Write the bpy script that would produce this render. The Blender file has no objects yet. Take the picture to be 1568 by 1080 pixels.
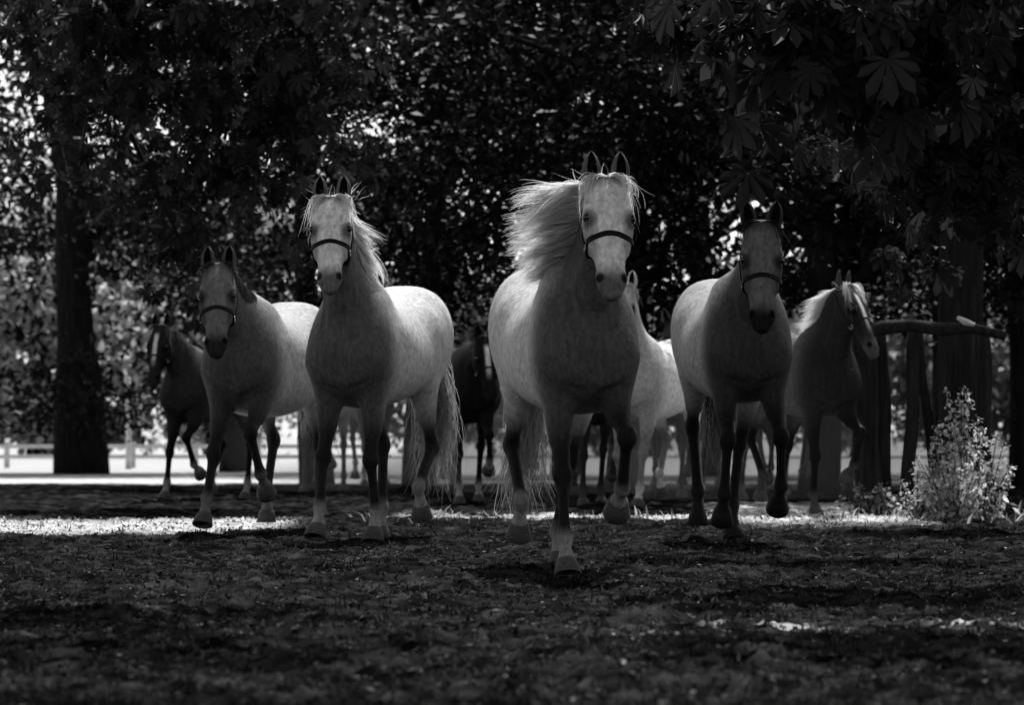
import bpy, math, random
import numpy as np
from mathutils import Vector
from mathutils.bvhtree import BVHTree
rad = math.radians
# ------------------------------------------------------------------ camera, sky, sun, exposure
C = bpy.context.scene.collection
FPX, HORIZ, CAMH = 6140.0, 664.0, 0.72          # focal length in photo pixels, horizon row, eye height
cam = bpy.data.objects.new('camera', bpy.data.cameras.new('camera')); C.objects.link(cam)
cam.location = (0, 0, CAMH); cam.rotation_euler = (rad(90), 0, 0)
cam.data.sensor_width = 36.0; cam.data.lens = FPX/1568*36.0
cam.data.shift_y = (HORIZ-540)/1568.0
cam.data.clip_start = 0.5; cam.data.clip_end = 2000
cam.data.dof.use_dof = True; cam.data.dof.focus_distance = 22.5; cam.data.dof.aperture_fstop = 5.0
bpy.context.scene.camera = cam
SUN_EL, SUN_AZ = rad(55), rad(8)               # azimuth from +Y (behind the herd) towards +X
w = bpy.data.worlds.new('World'); bpy.context.scene.world = w; w.use_nodes = True
nt = w.node_tree; bg = nt.nodes['Background']
sky = nt.nodes.new('ShaderNodeTexSky'); sky.sky_type = 'NISHITA'; sky.sun_disc = False
sky.sun_elevation = SUN_EL; sky.sun_rotation = SUN_AZ
bw = nt.nodes.new('ShaderNodeRGBToBW'); nt.links.new(sky.outputs[0], bw.inputs[0]); nt.links.new(bw.outputs[0], bg.inputs[0])
bg.inputs[1].default_value = 0.10
sl = bpy.data.lights.new('sun', 'SUN'); sl.energy = 3.1; sl.angle = rad(0.8); sl.color = (1, 1, 1)
so = bpy.data.objects.new('sun', sl); C.objects.link(so)
so.rotation_euler = (math.pi/2-SUN_EL, 0, math.pi-SUN_AZ)   # light travels towards the camera and down
so.rotation_euler = (-(math.pi/2-SUN_EL), 0, -SUN_AZ)
vs = bpy.context.scene.view_settings; vs.view_transform = 'Standard'; vs.look = 'None'; vs.exposure = 1.0; vs.gamma = 1.0
bpy.context.scene.cycles.max_bounces = 6; bpy.context.scene.cycles.transparent_max_bounces = 8
rng = np.random.default_rng(7); random.seed(7)

# ------------------------------------------------------------------ helpers
def at(px, py, D): return Vector(((px-784)/FPX*D, D, CAMH+(HORIZ-py)/FPX*D))
def mesh_np(name, V, F, mat=None, parent=None, smooth=False, attrs=None, mats=None, midx=None):
    V = np.asarray(V, np.float32); F = np.asarray(F, np.int32)
    me = bpy.data.meshes.new(name); n = F.shape[1]
    me.vertices.add(len(V)); me.vertices.foreach_set('co', V.ravel())
    me.loops.add(F.size); me.loops.foreach_set('vertex_index', F.ravel())
    me.polygons.add(len(F)); me.polygons.foreach_set('loop_start', np.arange(0, F.size, n, dtype=np.int32))
    me.polygons.foreach_set('loop_total', np.full(len(F), n, np.int32))
    if smooth: me.polygons.foreach_set('use_smooth', np.ones(len(F), bool))
    if midx is not None: me.polygons.foreach_set('material_index', np.asarray(midx, np.int32))
    me.update(); me.validate()
    for k, a in (attrs or {}).items():
        at_ = me.attributes.new(k, 'FLOAT', 'POINT'); at_.data.foreach_set('value', np.asarray(a, np.float32))
    for m in (mats or ([mat] if mat else [])): me.materials.append(m)
    o = bpy.data.objects.new(name, me); C.objects.link(o)
    if parent: o.parent = parent
    return o
def empty(name, loc, label=None, cat=None, group=None, kind=None, rz=0):
    o = bpy.data.objects.new(name, None); C.objects.link(o); o.location = loc; o.rotation_euler = (0, 0, rz)
    return tag(o, label, cat, group, kind)
def tag(o, label=None, cat=None, group=None, kind=None):
    if label: o['label'] = label
    if cat: o['category'] = cat
    if group: o['group'] = group
    if kind: o['kind'] = kind
    return o
class MB:
    """collects pieces (verts, faces) for one mesh"""
    def __init__(s): s.v, s.f, s.n = [], [], 0
    def add(s, V, F): s.v.append(np.asarray(V, float)); s.f += [tuple(int(i)+s.n for i in f) for f in F]; s.n += len(V)
    def build(s, name, mat, parent=None, smooth=False):
        me = bpy.data.meshes.new(name); me.from_pydata(np.concatenate(s.v).tolist(), [], s.f); me.update()
        if smooth: me.polygons.foreach_set('use_smooth', [True]*len(me.polygons))
        me.materials.append(mat); o = bpy.data.objects.new(name, me); C.objects.link(o)
        if parent: o.parent = parent
        return o
def tube(pts, rads, n=8, wob=0.0, flat=1.0, seed=0):
    """tapered tube through points, closed ends"""
    r_ = np.random.default_rng(seed); P = np.asarray(pts, float); m = len(P)
    T = np.gradient(P, axis=0); T /= np.linalg.norm(T, axis=1)[:, None]
    ref = np.array([0.13, 1, 0.07]) if abs(T[0][1]) < .9 else np.array([1, 0, 0.1]); V = []
    for i in range(m):
        u = np.cross(T[i], ref); u /= np.linalg.norm(u); v = np.cross(T[i], u)
        for k in range(n):
            a = 2*math.pi*k/n; r = rads[i]*(1+wob*(r_.random()-.5))
            V.append(P[i]+u*math.cos(a)*r+v*math.sin(a)*r*flat)
    F = [(i*n+k, i*n+(k+1) % n, (i+1)*n+(k+1) % n, (i+1)*n+k) for i in range(m-1) for k in range(n)]
    F += [tuple(range(n))[::-1], tuple((m-1)*n+k for k in range(n))]
    return np.array(V), F
def box(cx, cy, cz, sx, sy, sz, rz=0, rx=0, ry=0):
    from mathutils import Euler
    R = np.array(Euler((rx, ry, rz)).to_matrix())
    V = np.array([[a*sx/2, b*sy/2, c*sz/2] for a in (-1, 1) for b in (-1, 1) for c in (-1, 1)])@R.T+np.array([cx, cy, cz])
    return V, [(0, 1, 3, 2), (4, 6, 7, 5), (0, 4, 5, 1), (2, 3, 7, 6), (0, 2, 6, 4), (1, 5, 7, 3)]

# ------------------------------------------------------------------ materials (all grey: the picture is black and white)
def mat(name, col=0.2, rough=0.8, noise=None, bump=None, attr=None, sheen=0, transl=0, spec=0.3, contrast=0.5, obj_coord=True):
    m = bpy.data.materials.new(name); m.use_nodes = True; t = m.node_tree; N = t.nodes; L = t.links
    b = N['Principled BSDF']; b.inputs['Roughness'].default_value = rough; b.inputs['Specular IOR Level'].default_value = spec
    if sheen: b.inputs['Sheen Weight'].default_value = sheen; b.inputs['Sheen Roughness'].default_value = 0.35
    b.inputs['Base Color'].default_value = (col, col, col, 1)
    tc = N.new('ShaderNodeTexCoord'); src = None
    if attr:
        a = N.new('ShaderNodeAttribute'); a.attribute_name = attr; src = a.outputs['Fac']
    if noise:
        mp = N.new('ShaderNodeMapping'); mp.inputs['Scale'].default_value = noise[1] if len(noise) > 1 else (1, 1, 1)
        L.new(tc.outputs['Object'], mp.inputs[0])
        n = N.new('ShaderNodeTexNoise'); n.inputs['Scale'].default_value = noise[0]; n.inputs['Detail'].default_value = 6; n.inputs['Roughness'].default_value = .65
        L.new(mp.outputs[0], n.inputs['Vector'])
        mr = N.new('ShaderNodeMapRange'); mr.inputs[1].default_value = .3; mr.inputs[2].default_value = .7
        mr.inputs[3].default_value = 1-contrast; mr.inputs[4].default_value = 1+contrast; L.new(n.outputs['Fac'], mr.inputs[0])
        mu = N.new('ShaderNodeMath'); mu.operation = 'MULTIPLY'; L.new(mr.outputs[0], mu.inputs[0])
        if src: L.new(src, mu.inputs[1])
        else: mu.inputs[1].default_value = col
        src = mu.outputs[0]
    if src: L.new(src, b.inputs['Base Color'])
    if bump:
        n2 = N.new('ShaderNodeTexNoise'); n2.inputs['Scale'].default_value = bump[0]; n2.inputs['Detail'].default_value = 4
        mp2 = N.new('ShaderNodeMapping'); mp2.inputs['Scale'].default_value = bump[2] if len(bump) > 2 else (1, 1, 1)
        L.new(tc.outputs['Object'], mp2.inputs[0]); L.new(mp2.outputs[0], n2.inputs['Vector'])
        bp = N.new('ShaderNodeBump'); bp.inputs['Distance'].default_value = bump[1]; bp.inputs['Strength'].default_value = .6
        L.new(n2.outputs['Fac'], bp.inputs['Height']); L.new(bp.outputs[0], b.inputs['Normal'])
    if transl:
        tr = N.new('ShaderNodeBsdfTranslucent'); mx = N.new('ShaderNodeMixShader'); mx.inputs[0].default_value = transl
        if src: L.new(src, tr.inputs[0])
        else: tr.inputs[0].default_value = (col, col, col, 1)
        L.new(b.outputs[0], mx.inputs[1]); L.new(tr.outputs[0], mx.inputs[2]); L.new(mx.outputs[0], N['Material Output'].inputs[0])
    return m
M = {}
M['coat'] = mat('coat', attr='coat', rough=.62, noise=(44, (1, 1, .5)), contrast=.40, bump=(150, .006, (1, 1, .3)), sheen=0, spec=.05)
M['hair_light'] = mat('hair_light', .55, .5, attr='coat', transl=.5, spec=.15)
M['hoof'] = mat('hoof', .07, .6, spec=.1, noise=(30, (1, 1, 4)), contrast=.4)
M['hoof_dark'] = mat('hoof_dark', .012, .6, spec=.1, noise=(30, (1, 1, 4)), contrast=.4)
M['eye'] = mat('eye', .004, .08, spec=.6)
M['leather'] = mat('leather', .008, .5, noise=(60,), contrast=.3, spec=.12)
M['metal'] = mat('metal', .5, .3); M['metal'].node_tree.nodes['Principled BSDF'].inputs['Metallic'].default_value = 1
M['bark'] = mat('bark', .016, .95, spec=.05, noise=(5, (3, 3, .5)), contrast=.6, bump=(9, .06, (2.5, 2.5, .35)))
M['oldwood'] = mat('oldwood', .022, .95, spec=.1, noise=(6, (4, 4, .4)), contrast=.6, bump=(14, .02, (3, 3, .2)))
M['whitepaint'] = mat('whitepaint', .6, .7, noise=(3,), contrast=.25)
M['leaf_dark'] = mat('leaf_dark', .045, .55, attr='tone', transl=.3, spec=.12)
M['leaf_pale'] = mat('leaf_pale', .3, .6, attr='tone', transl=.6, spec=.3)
M['grass'] = mat('grass', .25, .7, attr='tone', transl=.55, spec=.05)
M['litter'] = mat('litter', .08, .8, attr='tone', spec=.1)

# ------------------------------------------------------------------ implicit-surface body builder
def smooth_interp(t, xs, ys):
    xs = np.asarray(xs, float); ys = np.asarray(ys, float)
    # Catmull-Rom like monotone-ish cubic
    m = np.gradient(ys, xs); i = np.clip(np.searchsorted(xs, t)-1, 0, len(xs)-2)
    h = xs[i+1]-xs[i]; s = np.clip((t-xs[i])/h, 0, 1)
    return ((2*s**3-3*s**2+1)*ys[i]+(s**3-2*s**2+s)*h*m[i]+(-2*s**3+3*s**2)*ys[i+1]+(s**3-s**2)*h*m[i+1])
class Field:
    def __init__(s, lo, hi, h):
        s.lo = np.array(lo, np.float64); s.h = h; s.n = np.ceil((np.array(hi)-s.lo)/h).astype(int)+1
        s.F = np.full(s.n, .25, np.float32)
    def sub(s, lo, hi):
        a = np.clip(np.floor((np.array(lo)-s.lo)/s.h).astype(int), 0, s.n-1); b = np.clip(np.ceil((np.array(hi)-s.lo)/s.h).astype(int)+1, 1, s.n)
        b = np.maximum(b, a+1)
        X = (s.lo[0]+s.h*np.arange(a[0], b[0]))[:, None, None]; Y = (s.lo[1]+s.h*np.arange(a[1], b[1]))[None, :, None]; Z = (s.lo[2]+s.h*np.arange(a[2], b[2]))[None, None, :]
        return (slice(a[0], b[0]), slice(a[1], b[1]), slice(a[2], b[2])), X, Y, Z
    def merge(s, sl, d, k, cut=False):
        A = s.F[sl]; d = d.astype(np.float32)
        if cut:
            d = -d; hh = np.maximum(k-np.abs(A-d), 0)/k; s.F[sl] = np.maximum(A, d)+hh*hh*k*.25
        else:
            hh = np.maximum(k-np.abs(A-d), 0)/k; s.F[sl] = np.minimum(A, d)-hh*hh*k*.25
    def ell(s, c, r, axes=None, k=.03, cut=False):
        c = np.array(c, float); m = max(r)+k+.03
        sl, X, Y, Z = s.sub(c-m, c+m); A = np.eye(3) if axes is None else np.asarray(axes)
        q = [(X-c[0])*A[i][0]+(Y-c[1])*A[i][1]+(Z-c[2])*A[i][2] for i in range(3)]
        kk = np.sqrt((q[0]/r[0])**2+(q[1]/r[1])**2+(q[2]/r[2])**2)
        s.merge(sl, (kk-1)*min(r), k, cut)
    def bone(s, a, b, ts, ru, rv, ref=(0, 1, 0), k=.03, ou=0, ov=None):
        """tube a->b; ru along ref side, rv along the other; ov = offsets of the centre line along v"""
        a = np.array(a, float); b = np.array(b, float); L = np.linalg.norm(b-a); wv = (b-a)/L
        u = np.array(ref, float); u -= wv*u.dot(wv); u /= np.linalg.norm(u); v = np.cross(wv, u)
        m = max(max(ru), max(rv))+k+.04
        sl, X, Y, Z = s.sub(np.minimum(a, b)-m, np.maximum(a, b)+m)
        X = X-a[0]; Y = Y-a[1]; Z = Z-a[2]
        ax = X*wv[0]+Y*wv[1]+Z*wv[2]; t = np.clip(ax/L, 0, 1)
        RU = smooth_interp(t, ts, ru); RV = smooth_interp(t, ts, rv)
        qu = X*u[0]+Y*u[1]+Z*u[2]; qv = X*v[0]+Y*v[1]+Z*v[2]
        if ov is not None: qv = qv-smooth_interp(t, ts, ov)
        mn = np.minimum(RU, RV); qw = (ax-t*L)/mn
        kk = np.sqrt((qu/RU)**2+(qv/RV)**2+qw**2)
        s.merge(sl, (kk-1)*mn, k)
    def mesh(s):
        F = s.F; S = F < 0
        nx, ny, nz = F.shape
        act = np.zeros((nx-1, ny-1, nz-1), bool); cnt = np.zeros((nx-1, ny-1, nz-1), np.int8)
        for dx in (0, 1):
            for dy in (0, 1):
                for dz in (0, 1): cnt += S[dx:nx-1+dx, dy:ny-1+dy, dz:nz-1+dz]
        act = (cnt > 0) & (cnt < 8); idx = np.argwhere(act); ids = np.full(act.shape, -1, np.int32); ids[act] = np.arange(len(idx))
        corners = [(a, b, c) for a in (0, 1) for b in (0, 1) for c in (0, 1)]
        val = {c: F[idx[:, 0]+c[0], idx[:, 1]+c[1], idx[:, 2]+c[2]].astype(float) for c in corners}
        acc = np.zeros((len(idx), 3)); n = np.zeros(len(idx))
        for c in corners:
            for ax in range(3):
                if c[ax] == 0:
                    e = list(c); e[ax] = 1; e = tuple(e); A, B = val[c], val[e]; m = (A < 0) != (B < 0)
                    t = np.where(m, A/(A-B+1e-12), 0); p = np.tile(np.array(c, float), (len(idx), 1)); p[:, ax] = t
                    acc[m] += p[m]; n[m] += 1
        V = s.lo+s.h*(idx+acc/n[:, None]); Q = []
        for ax in range(3):
            o1, o2 = [(1, 2), (2, 0), (0, 1)][ax]
            sh = [slice(None)]*3; sh2 = [slice(None)]*3; sh[ax] = slice(0, -1); sh2[ax] = slice(1, None)
            d = S[tuple(sh)] != S[tuple(sh2)]; e = np.argwhere(d)
            e = e[(e[:, o1] > 0) & (e[:, o2] > 0) & (e[:, o1] < F.shape[o1]-1) & (e[:, o2] < F.shape[o2]-1)]
            inside = S[e[:, 0], e[:, 1], e[:, 2]]
            def g(a, b):
                q = e.copy(); q[:, o1] -= a; q[:, o2] -= b; return ids[q[:, 0], q[:, 1], q[:, 2]]
            q = np.stack([g(1, 1), g(0, 1), g(0, 0), g(1, 0)], 1); q[~inside] = q[~inside][:, ::-1]; Q.append(q)
        return V, np.concatenate(Q)
def lap(V, F, it=2, lam=.5):
    a = np.concatenate([F[:, i] for i in range(4)]); b = np.concatenate([F[:, (i+1) % 4] for i in range(4)])
    a, b = np.concatenate([a, b]), np.concatenate([b, a]); n = np.bincount(a, minlength=len(V)).astype(float)
    for j in range(it*2):
        s_ = np.stack([np.bincount(a, weights=V[b, i], minlength=len(V)) for i in range(3)], 1)/n[:, None]
        V = V+(s_-V)*(lam if j % 2 == 0 else -lam*1.03)
    return V
def sst(x, a, b): t = np.clip((x-a)/(b-a), 0, 1); return t*t*(3-2*t)
def nrm(v): v = np.array(v, float); return v/np.linalg.norm(v)

def ik(a, c, l1, l2, side):
    """middle joint in the plane holding local x; side=+1 bends forwards"""
    a = np.array(a, float); c = np.array(c, float); d = c-a; L = np.linalg.norm(d)
    if L > (l1+l2)*.995: c = a+d/L*(l1+l2)*.995; d = c-a; L = np.linalg.norm(d)
    w_ = d/L; x = np.array([1., 0, 0]); x -= w_*x.dot(w_); x /= np.linalg.norm(x)
    p = (l1*l1-l2*l2+L*L)/(2*L); q = math.sqrt(max(l1*l1-p*p, 0)); return a+w_*p+x*q*side, c

TS = [-.95, -.90, -.78, -.60, -.38, -.12, .14, .34, .50, .62, .70, .745]
TOP = [1.22, 1.33, 1.44, 1.505, 1.47, 1.42, 1.42, 1.49, 1.46, 1.34, 1.22, 1.12]
BOT = [1.14, 1.03, .96, .92, .86, .80, .77, .77, .80, .86, .94, 1.06]
WID = [.04, .13, .215, .262, .28, .292, .285, .235, .205, .185, .13, .05]

def strands(roots, dirs, lens, segs=9, width=.004, grav=.0, wave=.03, r_=rng, coat=.6, ph=None, fr=None, vary=.35):
    n = len(roots); t = np.linspace(0, 1, segs)[None, :, None]
    d = dirs/np.linalg.norm(dirs, axis=1)[:, None]; L = lens[:, None, None]
    ph = r_.random((n, 1, 3))*6.28 if ph is None else ph[:, None, :]+.8*r_.random((n, 1, 3)); fr = 3+3*r_.random((n, 1, 3)) if fr is None else fr[:, None, :]
    P = roots[:, None, :]+d[:, None, :]*L*t+np.array([0, 0, -1.])*(grav*L*L*t*t)+wave*L*t*np.sin(ph+fr*t)
    W = np.cross(d, r_.normal(size=(n, 3))); W /= np.linalg.norm(W, axis=1)[:, None]
    wd = width*(1.0-.85*t**2)*(.6+.8*r_.random((n, 1, 1)))
    return P, W, wd, coat*(1-vary+2*vary*r_.random(n))
def ribbon_mesh(parts, name, parent, mat_):
    VV, FF, CC, off = [], [], [], 0
    for P, W, wd, cv in parts:
        n, s_, _ = P.shape
        A = P-W[:, None, :]*wd/2; B = P+W[:, None, :]*wd/2
        V = np.stack([A, B], 2).reshape(-1, 3); i = (np.arange(n)[:, None]*s_+np.arange(s_-1)[None, :]).ravel()
        F = np.stack([2*i, 2*i+1, 2*i+3, 2*i+2], 1)+off
        VV.append(V); FF.append(F); CC.append(np.repeat(cv, s_*2)); off += len(V)
    return mesh_np(name, np.concatenate(VV), np.concatenate(FF), mat_, parent, True, {'coat': np.clip(np.concatenate(CC), 0, .9)})

def make_horse(p):
    """p: pose and coat of one horse. Local frame: x forward, y to its left, z up; withers at 1.5 before scaling."""
    h = p.get('res', .012); r_ = np.random.default_rng(p.get('seed', 1)); sc = p['scale']; bd = p.get('belly', 1.0); th = p.get('thin', 1.0)
    X0 = .40; lift = p.get('lift', 0.0)
    pos = at(p['px'], 664, p['D']); psi = rad(p['yaw'])
    root = empty('horse', (pos.x+math.sin(-psi)*X0*sc, p['D']+math.cos(psi)*X0*sc, 0), p['label'], 'horse', p.get('group', 'horses running towards the viewer'))
    root.rotation_euler = (0, 0, psi-math.pi/2); root.scale = (sc, sc, sc)
    # ---- skeleton
    poll = np.array(p['poll'], float); hp, hy, hr = [rad(a) for a in p['head']]
    H = np.array([math.sin(hp)*math.cos(hy), math.sin(hp)*math.sin(hy), -math.cos(hp)])        # poll -> muzzle
    S0 = np.array([-math.sin(hy), math.cos(hy), 0]); Fr = np.cross(S0, H); Fr = Fr/np.linalg.norm(Fr)
    if Fr[0] < 0 and abs(hy) < 1.4: Fr = -Fr
    Sd = S0*math.cos(hr)+Fr*0+np.cross(H, S0)*math.sin(hr); Sd = nrm(Sd)
    Fr = np.cross(Sd, H); Fr = -Fr if Fr@np.array([math.cos(hy), math.sin(hy), .2]) < 0 else Fr
    hl = p.get('headlen', .60)
    B0 = np.array([.34, 0, 1.19]); B2 = poll+H*.05-Fr*.07
    B1 = np.array([.60+.15*(poll[0]-.6), poll[1]*.25, 1.42+.25*(poll[2]-1.7)])
    def bez(t): t = np.asarray(t)[..., None]; return (1-t)**2*B0+2*t*(1-t)*B1+t**2*B2
    legs = []
    for s_, nm in ((-1, 'RF'), (1, 'LF')):
        x, y, z, pa = p[nm]; el = np.array([.42, s_*.13, .865]); kn, fe = ik(el, (x, y, z), .415, .30, 1); shp = np.array([.60, s_*.13, 1.06])
        pd = np.array([math.sin(rad(pa)), 0, -math.cos(rad(pa))]); legs.append(('f', s_, [shp, el, kn, fe, fe+pd*.115], pd))
    for s_, nm in ((-1, 'RH'), (1, 'LH')):
        x, y, z, pa = p[nm]; st = np.array([-.42+.12*(x+.6), s_*.17, .93]); ho, fe = ik(st, (x, y, z), .45, .39, -1); hip = np.array([-.62, s_*.13, 1.22])
        pd = np.array([math.sin(rad(pa)), 0, -math.cos(rad(pa))]); legs.append(('h', s_, [hip, st, ho, fe, fe+pd*.125], pd))
    allp = np.array([j for l in legs for j in l[2]]+[poll+H*hl*1.1+Fr*.1, poll-H*.1+Fr*.2, poll-Fr*.25, [-.95, 0, 1.2], [.8, 0, 1.55]])
    lo = allp.min(0)-.14; hi = allp.max(0)+.14; lo[1] = min(lo[1], -.42); hi[1] = max(hi[1], .42); lo[2] = min(lo[2], .0)-.1
    G = Field(lo, hi, h)
    # ---- torso
    sl, X, Y, Z = G.sub((-1.05, -.42, .66), (.86, .42, 1.62))
    x1 = X[:, 0, 0]; xc = np.clip(x1, TS[0], TS[-1])
    tp = smooth_interp(xc, TS, TOP); bt = smooth_interp(xc, TS, BOT); wd_ = smooth_interp(xc, TS, WID)*th
    mid = np.exp(-((xc+.12)/.34)**2); wd_ = wd_*(1+(bd-1)*mid); bt = bt-(bd-1)*.30*mid
    cz = (bt+(tp-bt)*.50)[:, None, None]; ht = (tp-bt)[:, None, None]/2; wd_ = wd_[:, None, None]
    zz = (Z-cz)/ht; yy = Y/(wd_*(1-.14*np.clip(zz, -1, 1.3)-.05*zz**2+.0)*1.03)
    kk = (np.abs(yy)**2.25+np.abs(zz)**2.25)**(1/2.25); over = (x1-xc)[:, None, None]
    d = (kk-1)*np.minimum(wd_, ht)*.95; d = np.where(np.abs(over) > 0, np.maximum(d, 0)+np.abs(over), d)
    G.merge(sl, d, .05)
    G.bone((-.02, 0, 1.375), (.36, 0, 1.44), [0, 1], [.05, .06], [.05, .06], k=.10)               # withers ridge
    # ---- neck
    tt = np.linspace(0, 1, 8); BP = bez(tt); RS = np.interp(tt, [0, .3, .6, 1], [.17, .125, .085, .066]); RV = np.interp(tt, [0, .3, .6, 1], [.30, .225, .16, .115])
    for i in range(7):
        G.bone(BP[i], BP[i+1], [0, 1], [RS[i], RS[i+1]], [RV[i], RV[i+1]], ref=S0*tt[i]+np.array([0, 1, 0])*(1-tt[i]), k=.05 if i else .09)
    for s_ in (-1, 1):   # brachiocephalic muscle lines either side of the windpipe groove
        q = [bez(t)+np.array([.58, 0, -.30])*RV_*.95+np.array([0, s_*1, 0])*w_ for t, RV_, w_ in ((.12, .25, .085), (.5, .17, .055), (.92, .11, .04))]
        G.bone(q[0], q[1], [0, 1], [.045, .032], [.045, .032], k=.022); G.bone(q[1], q[2], [0, 1], [.032, .026], [.032, .026], k=.022)
    # ---- shoulders, breast, rump masses
    for s_ in (-1, 1):
        G.bone((.30, s_*.12, 1.38), (.585, s_*.145, 1.04), [0, .5, 1], [.06, .085, .08], [.10, .13, .10], k=.06)
        G.ell((.625, s_*.095, 1.03), (.10, .088, .13), k=.045)       # breast
        G.ell((.42, s_*.150, 1.02), (.17, .085, .20), k=.07)      # triceps
        G.ell((-.60, s_*.13, 1.25), (.27, .15, .22), k=.07)     # gluteals
        G.ell((-.80, s_*.10, 1.12), (.13, .11, .24), k=.06)
        G.ell((-.36, s_*.215, 1.22), (.10, .06, .10), k=.09)      # point of hip
    G.ell((.775, 0, 1.0), (.05, .018, .17), k=.045, cut=True)       # groove between breast muscles
    def groove(pts, r, k=.03):
        for a_, b_ in zip(pts[:-1], pts[1:]):
            a_ = np.array(a_); b_ = np.array(b_); sl, X, Y, Z = G.sub(np.minimum(a_, b_)-.1, np.maximum(a_, b_)+.1); d_ = b_-a_
            t_ = np.clip(((X-a_[0])*d_[0]+(Y-a_[1])*d_[1]+(Z-a_[2])*d_[2])/(d_@d_), 0, 1)
            G.merge(sl, np.sqrt((X-a_[0]-t_*d_[0])**2+(Y-a_[1]-t_*d_[1])**2+(Z-a_[2]-t_*d_[2])**2)-r, k, True)
    for s_ in (-1, 1):
        groove([(.34, s_*.30, 1.25), (.26, s_*.315, 1.05), (.27, s_*.30, .88)], .03, .035)      # behind the shoulder
        groove([(.50, s_*.20, 1.42), (.66, s_*.185, 1.24)], .018, .04)                         # front edge of the shoulder
        groove([(-.36, s_*.345, 1.16), (-.44, s_*.33, 1.0), (-.36, s_*.29, .90)], .024, .05)    # flank
        groove([(.73, s_*.12, 1.20), (.77, s_*.075, 1.08), (.74, s_*.10, .93)], .016, .02)       # breast creases
        groove([(.68, s_*.17, .90), (.66, s_*.06, .86)], .022, .025)                            # arm pit fold
        groove([(.64, s_*.115, 1.33), (.70, s_*.10, 1.18)], .014, .022)
    for i_ in range(7):                                                                         # hint of ribs
        x_ = .12-.075*i_
        for s_ in (-1, 1): groove([(x_+.03, s_*.318*bd*th, 1.22), (x_, s_*.335*bd*th, 1.05), (x_+.01, s_*.315*bd*th, .93)], .006, .03)
    # ---- legs
    for kind, s_, J, pd in legs:
        a, b, c, d_, e = J
        if kind == 'f':
            G.bone(b+np.array([.04, 0, .12]), b*.45+c*.55, [0, .45, 1], [.078, .070, .050], [.125, .092, .060], k=.045)
            G.bone(b, c, [0, .3, .7, .9, 1], [.062, .060, .042, .040, .043], [.085, .074, .050, .044, .046], k=.02)
            G.ell(c, (.042, .041, .055), k=.022)
            G.bone(c, d_, [0, .2, .5, .8, 1], [.040, .029, .025, .028, .036], [.044, .037, .034, .036, .042], k=.012)
            tb = np.cross(np.array([0, 1., 0]), nrm(d_-c)); tb = -tb if tb[0] > 0 else tb
            G.bone(c+tb*.036, d_+tb*.034, [0, 1], [.011, .012], [.012, .013], k=.008)
            G.ell(d_, (.042, .036, .042), k=.015)
            G.bone(d_, e, [0, .5, 1], [.034, .029, .042], [.038, .033, .044], k=.012)
        else:
            G.bone(a, b, [0, .5, 1], [.13, .125, .085], [.20, .19, .13], k=.07)
            G.bone(b+np.array([-.02, 0, .05]), b*.4+c*.6, [0, .5, 1], [.085, .072, .045], [.135, .105, .065], k=.05)
            G.bone(b, c, [0, .4, .8, 1], [.06, .052, .036, .036], [.09, .075, .045, .052], k=.02)
            G.ell(c, (.058, .040, .060), k=.02)
            G.ell(c+np.array([-.035, 0, .03]), (.03, .026, .045), k=.02)
            G.bone(c, d_, [0, .2, .5, .8, 1], [.038, .031, .028, .029, .036], [.050, .040, .036, .036, .042], k=.012)
            G.ell(d_, (.044, .038, .044), k=.015)
            G.bone(d_, e, [0, .5, 1], [.034, .029, .042], [.038, .033, .044], k=.012)
    # ---- head (own frame: H down the face, Fr out of the face, Sd sideways)
    def hp_(t, f, s_): return poll+H*(t*hl)+Fr*f+Sd*s_
    HT = [0, .12, .25, .36, .48, .60, .72, .84, .93, 1.0]; HW = [.082, .102, .110, .110, .098, .082, .069, .064, .062, .042]
    HF = [.034, .052, .062, .064, .060, .055, .049, .045, .040, .020]; HB = [.07, .10, .125, .135, .125, .094, .070, .062, .056, .026]
    c0 = hp_(0, 0, 0); c1 = hp_(1, 0, 0); m = .2
    sl, X, Y, Z = G.sub(np.minimum(c0, c1)-m, np.maximum(c0, c1)+m)
    X = X-c0[0]; Y = Y-c0[1]; Z = Z-c0[2]
    ax = (X*H[0]+Y*H[1]+Z*H[2])/hl; t = np.clip(ax, 0, 1); f = X*Fr[0]+Y*Fr[1]+Z*Fr[2]; s1 = X*Sd[0]+Y*Sd[1]+Z*Sd[2]
    W_ = smooth_interp(t, HT, HW); A = smooth_interp(t, HT, HF); B = smooth_interp(t, HT, HB)
    fr = np.where(f > 0, f/A, f/B); wloc = W_*(1-.22*np.clip(fr, 0, 1)**2-.10*np.clip(-fr, 0, 1))
    kk = ((np.abs(s1)/wloc)**2.5+np.abs(fr)**2.3)**(1/2.4); mn = np.minimum(np.minimum(A, B), W_)
    ov = (ax-t)*hl/(mn); kk = np.sqrt(np.maximum(kk, 0)**2+ov**2)
    G.merge(sl, (kk-1)*mn, .035)
    axs = (H, Fr, Sd)
    for s_ in (-1, 1):
        G.ell(hp_(.315, .034, s_*.090), (.040, .022, .022), axs, k=.018)              # brow
        G.ell(hp_(.42, -.055, s_*.084), (.105, .075, .022), axs, k=.03)                # cheek
        G.bone(hp_(.42, .012, s_*.100), hp_(.64, .004, s_*.076), [0, 1], [.012, .010], [.012, .010], k=.02)   # facial crest
        G.ell(hp_(.880, .012, s_*.050), (.046, .030, .020), axs, k=.016)               # nostril wing
        G.ell(hp_(.885, .034, s_*.058), (.026, .022, .012), axs, k=.005, cut=True)      # nostril
        G.ell(hp_(.352, .030, s_*.112), (.027, .022, .014), axs, k=.006, cut=True)      # eye socket
        G.ell(hp_(.275, .052, s_*.060), (.02, .012, .014), axs, k=.02, cut=True)
    G.ell(hp_(.985, -.028, 0), (.035, .028, .034), axs, k=.02)                       # chin and lips
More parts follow.
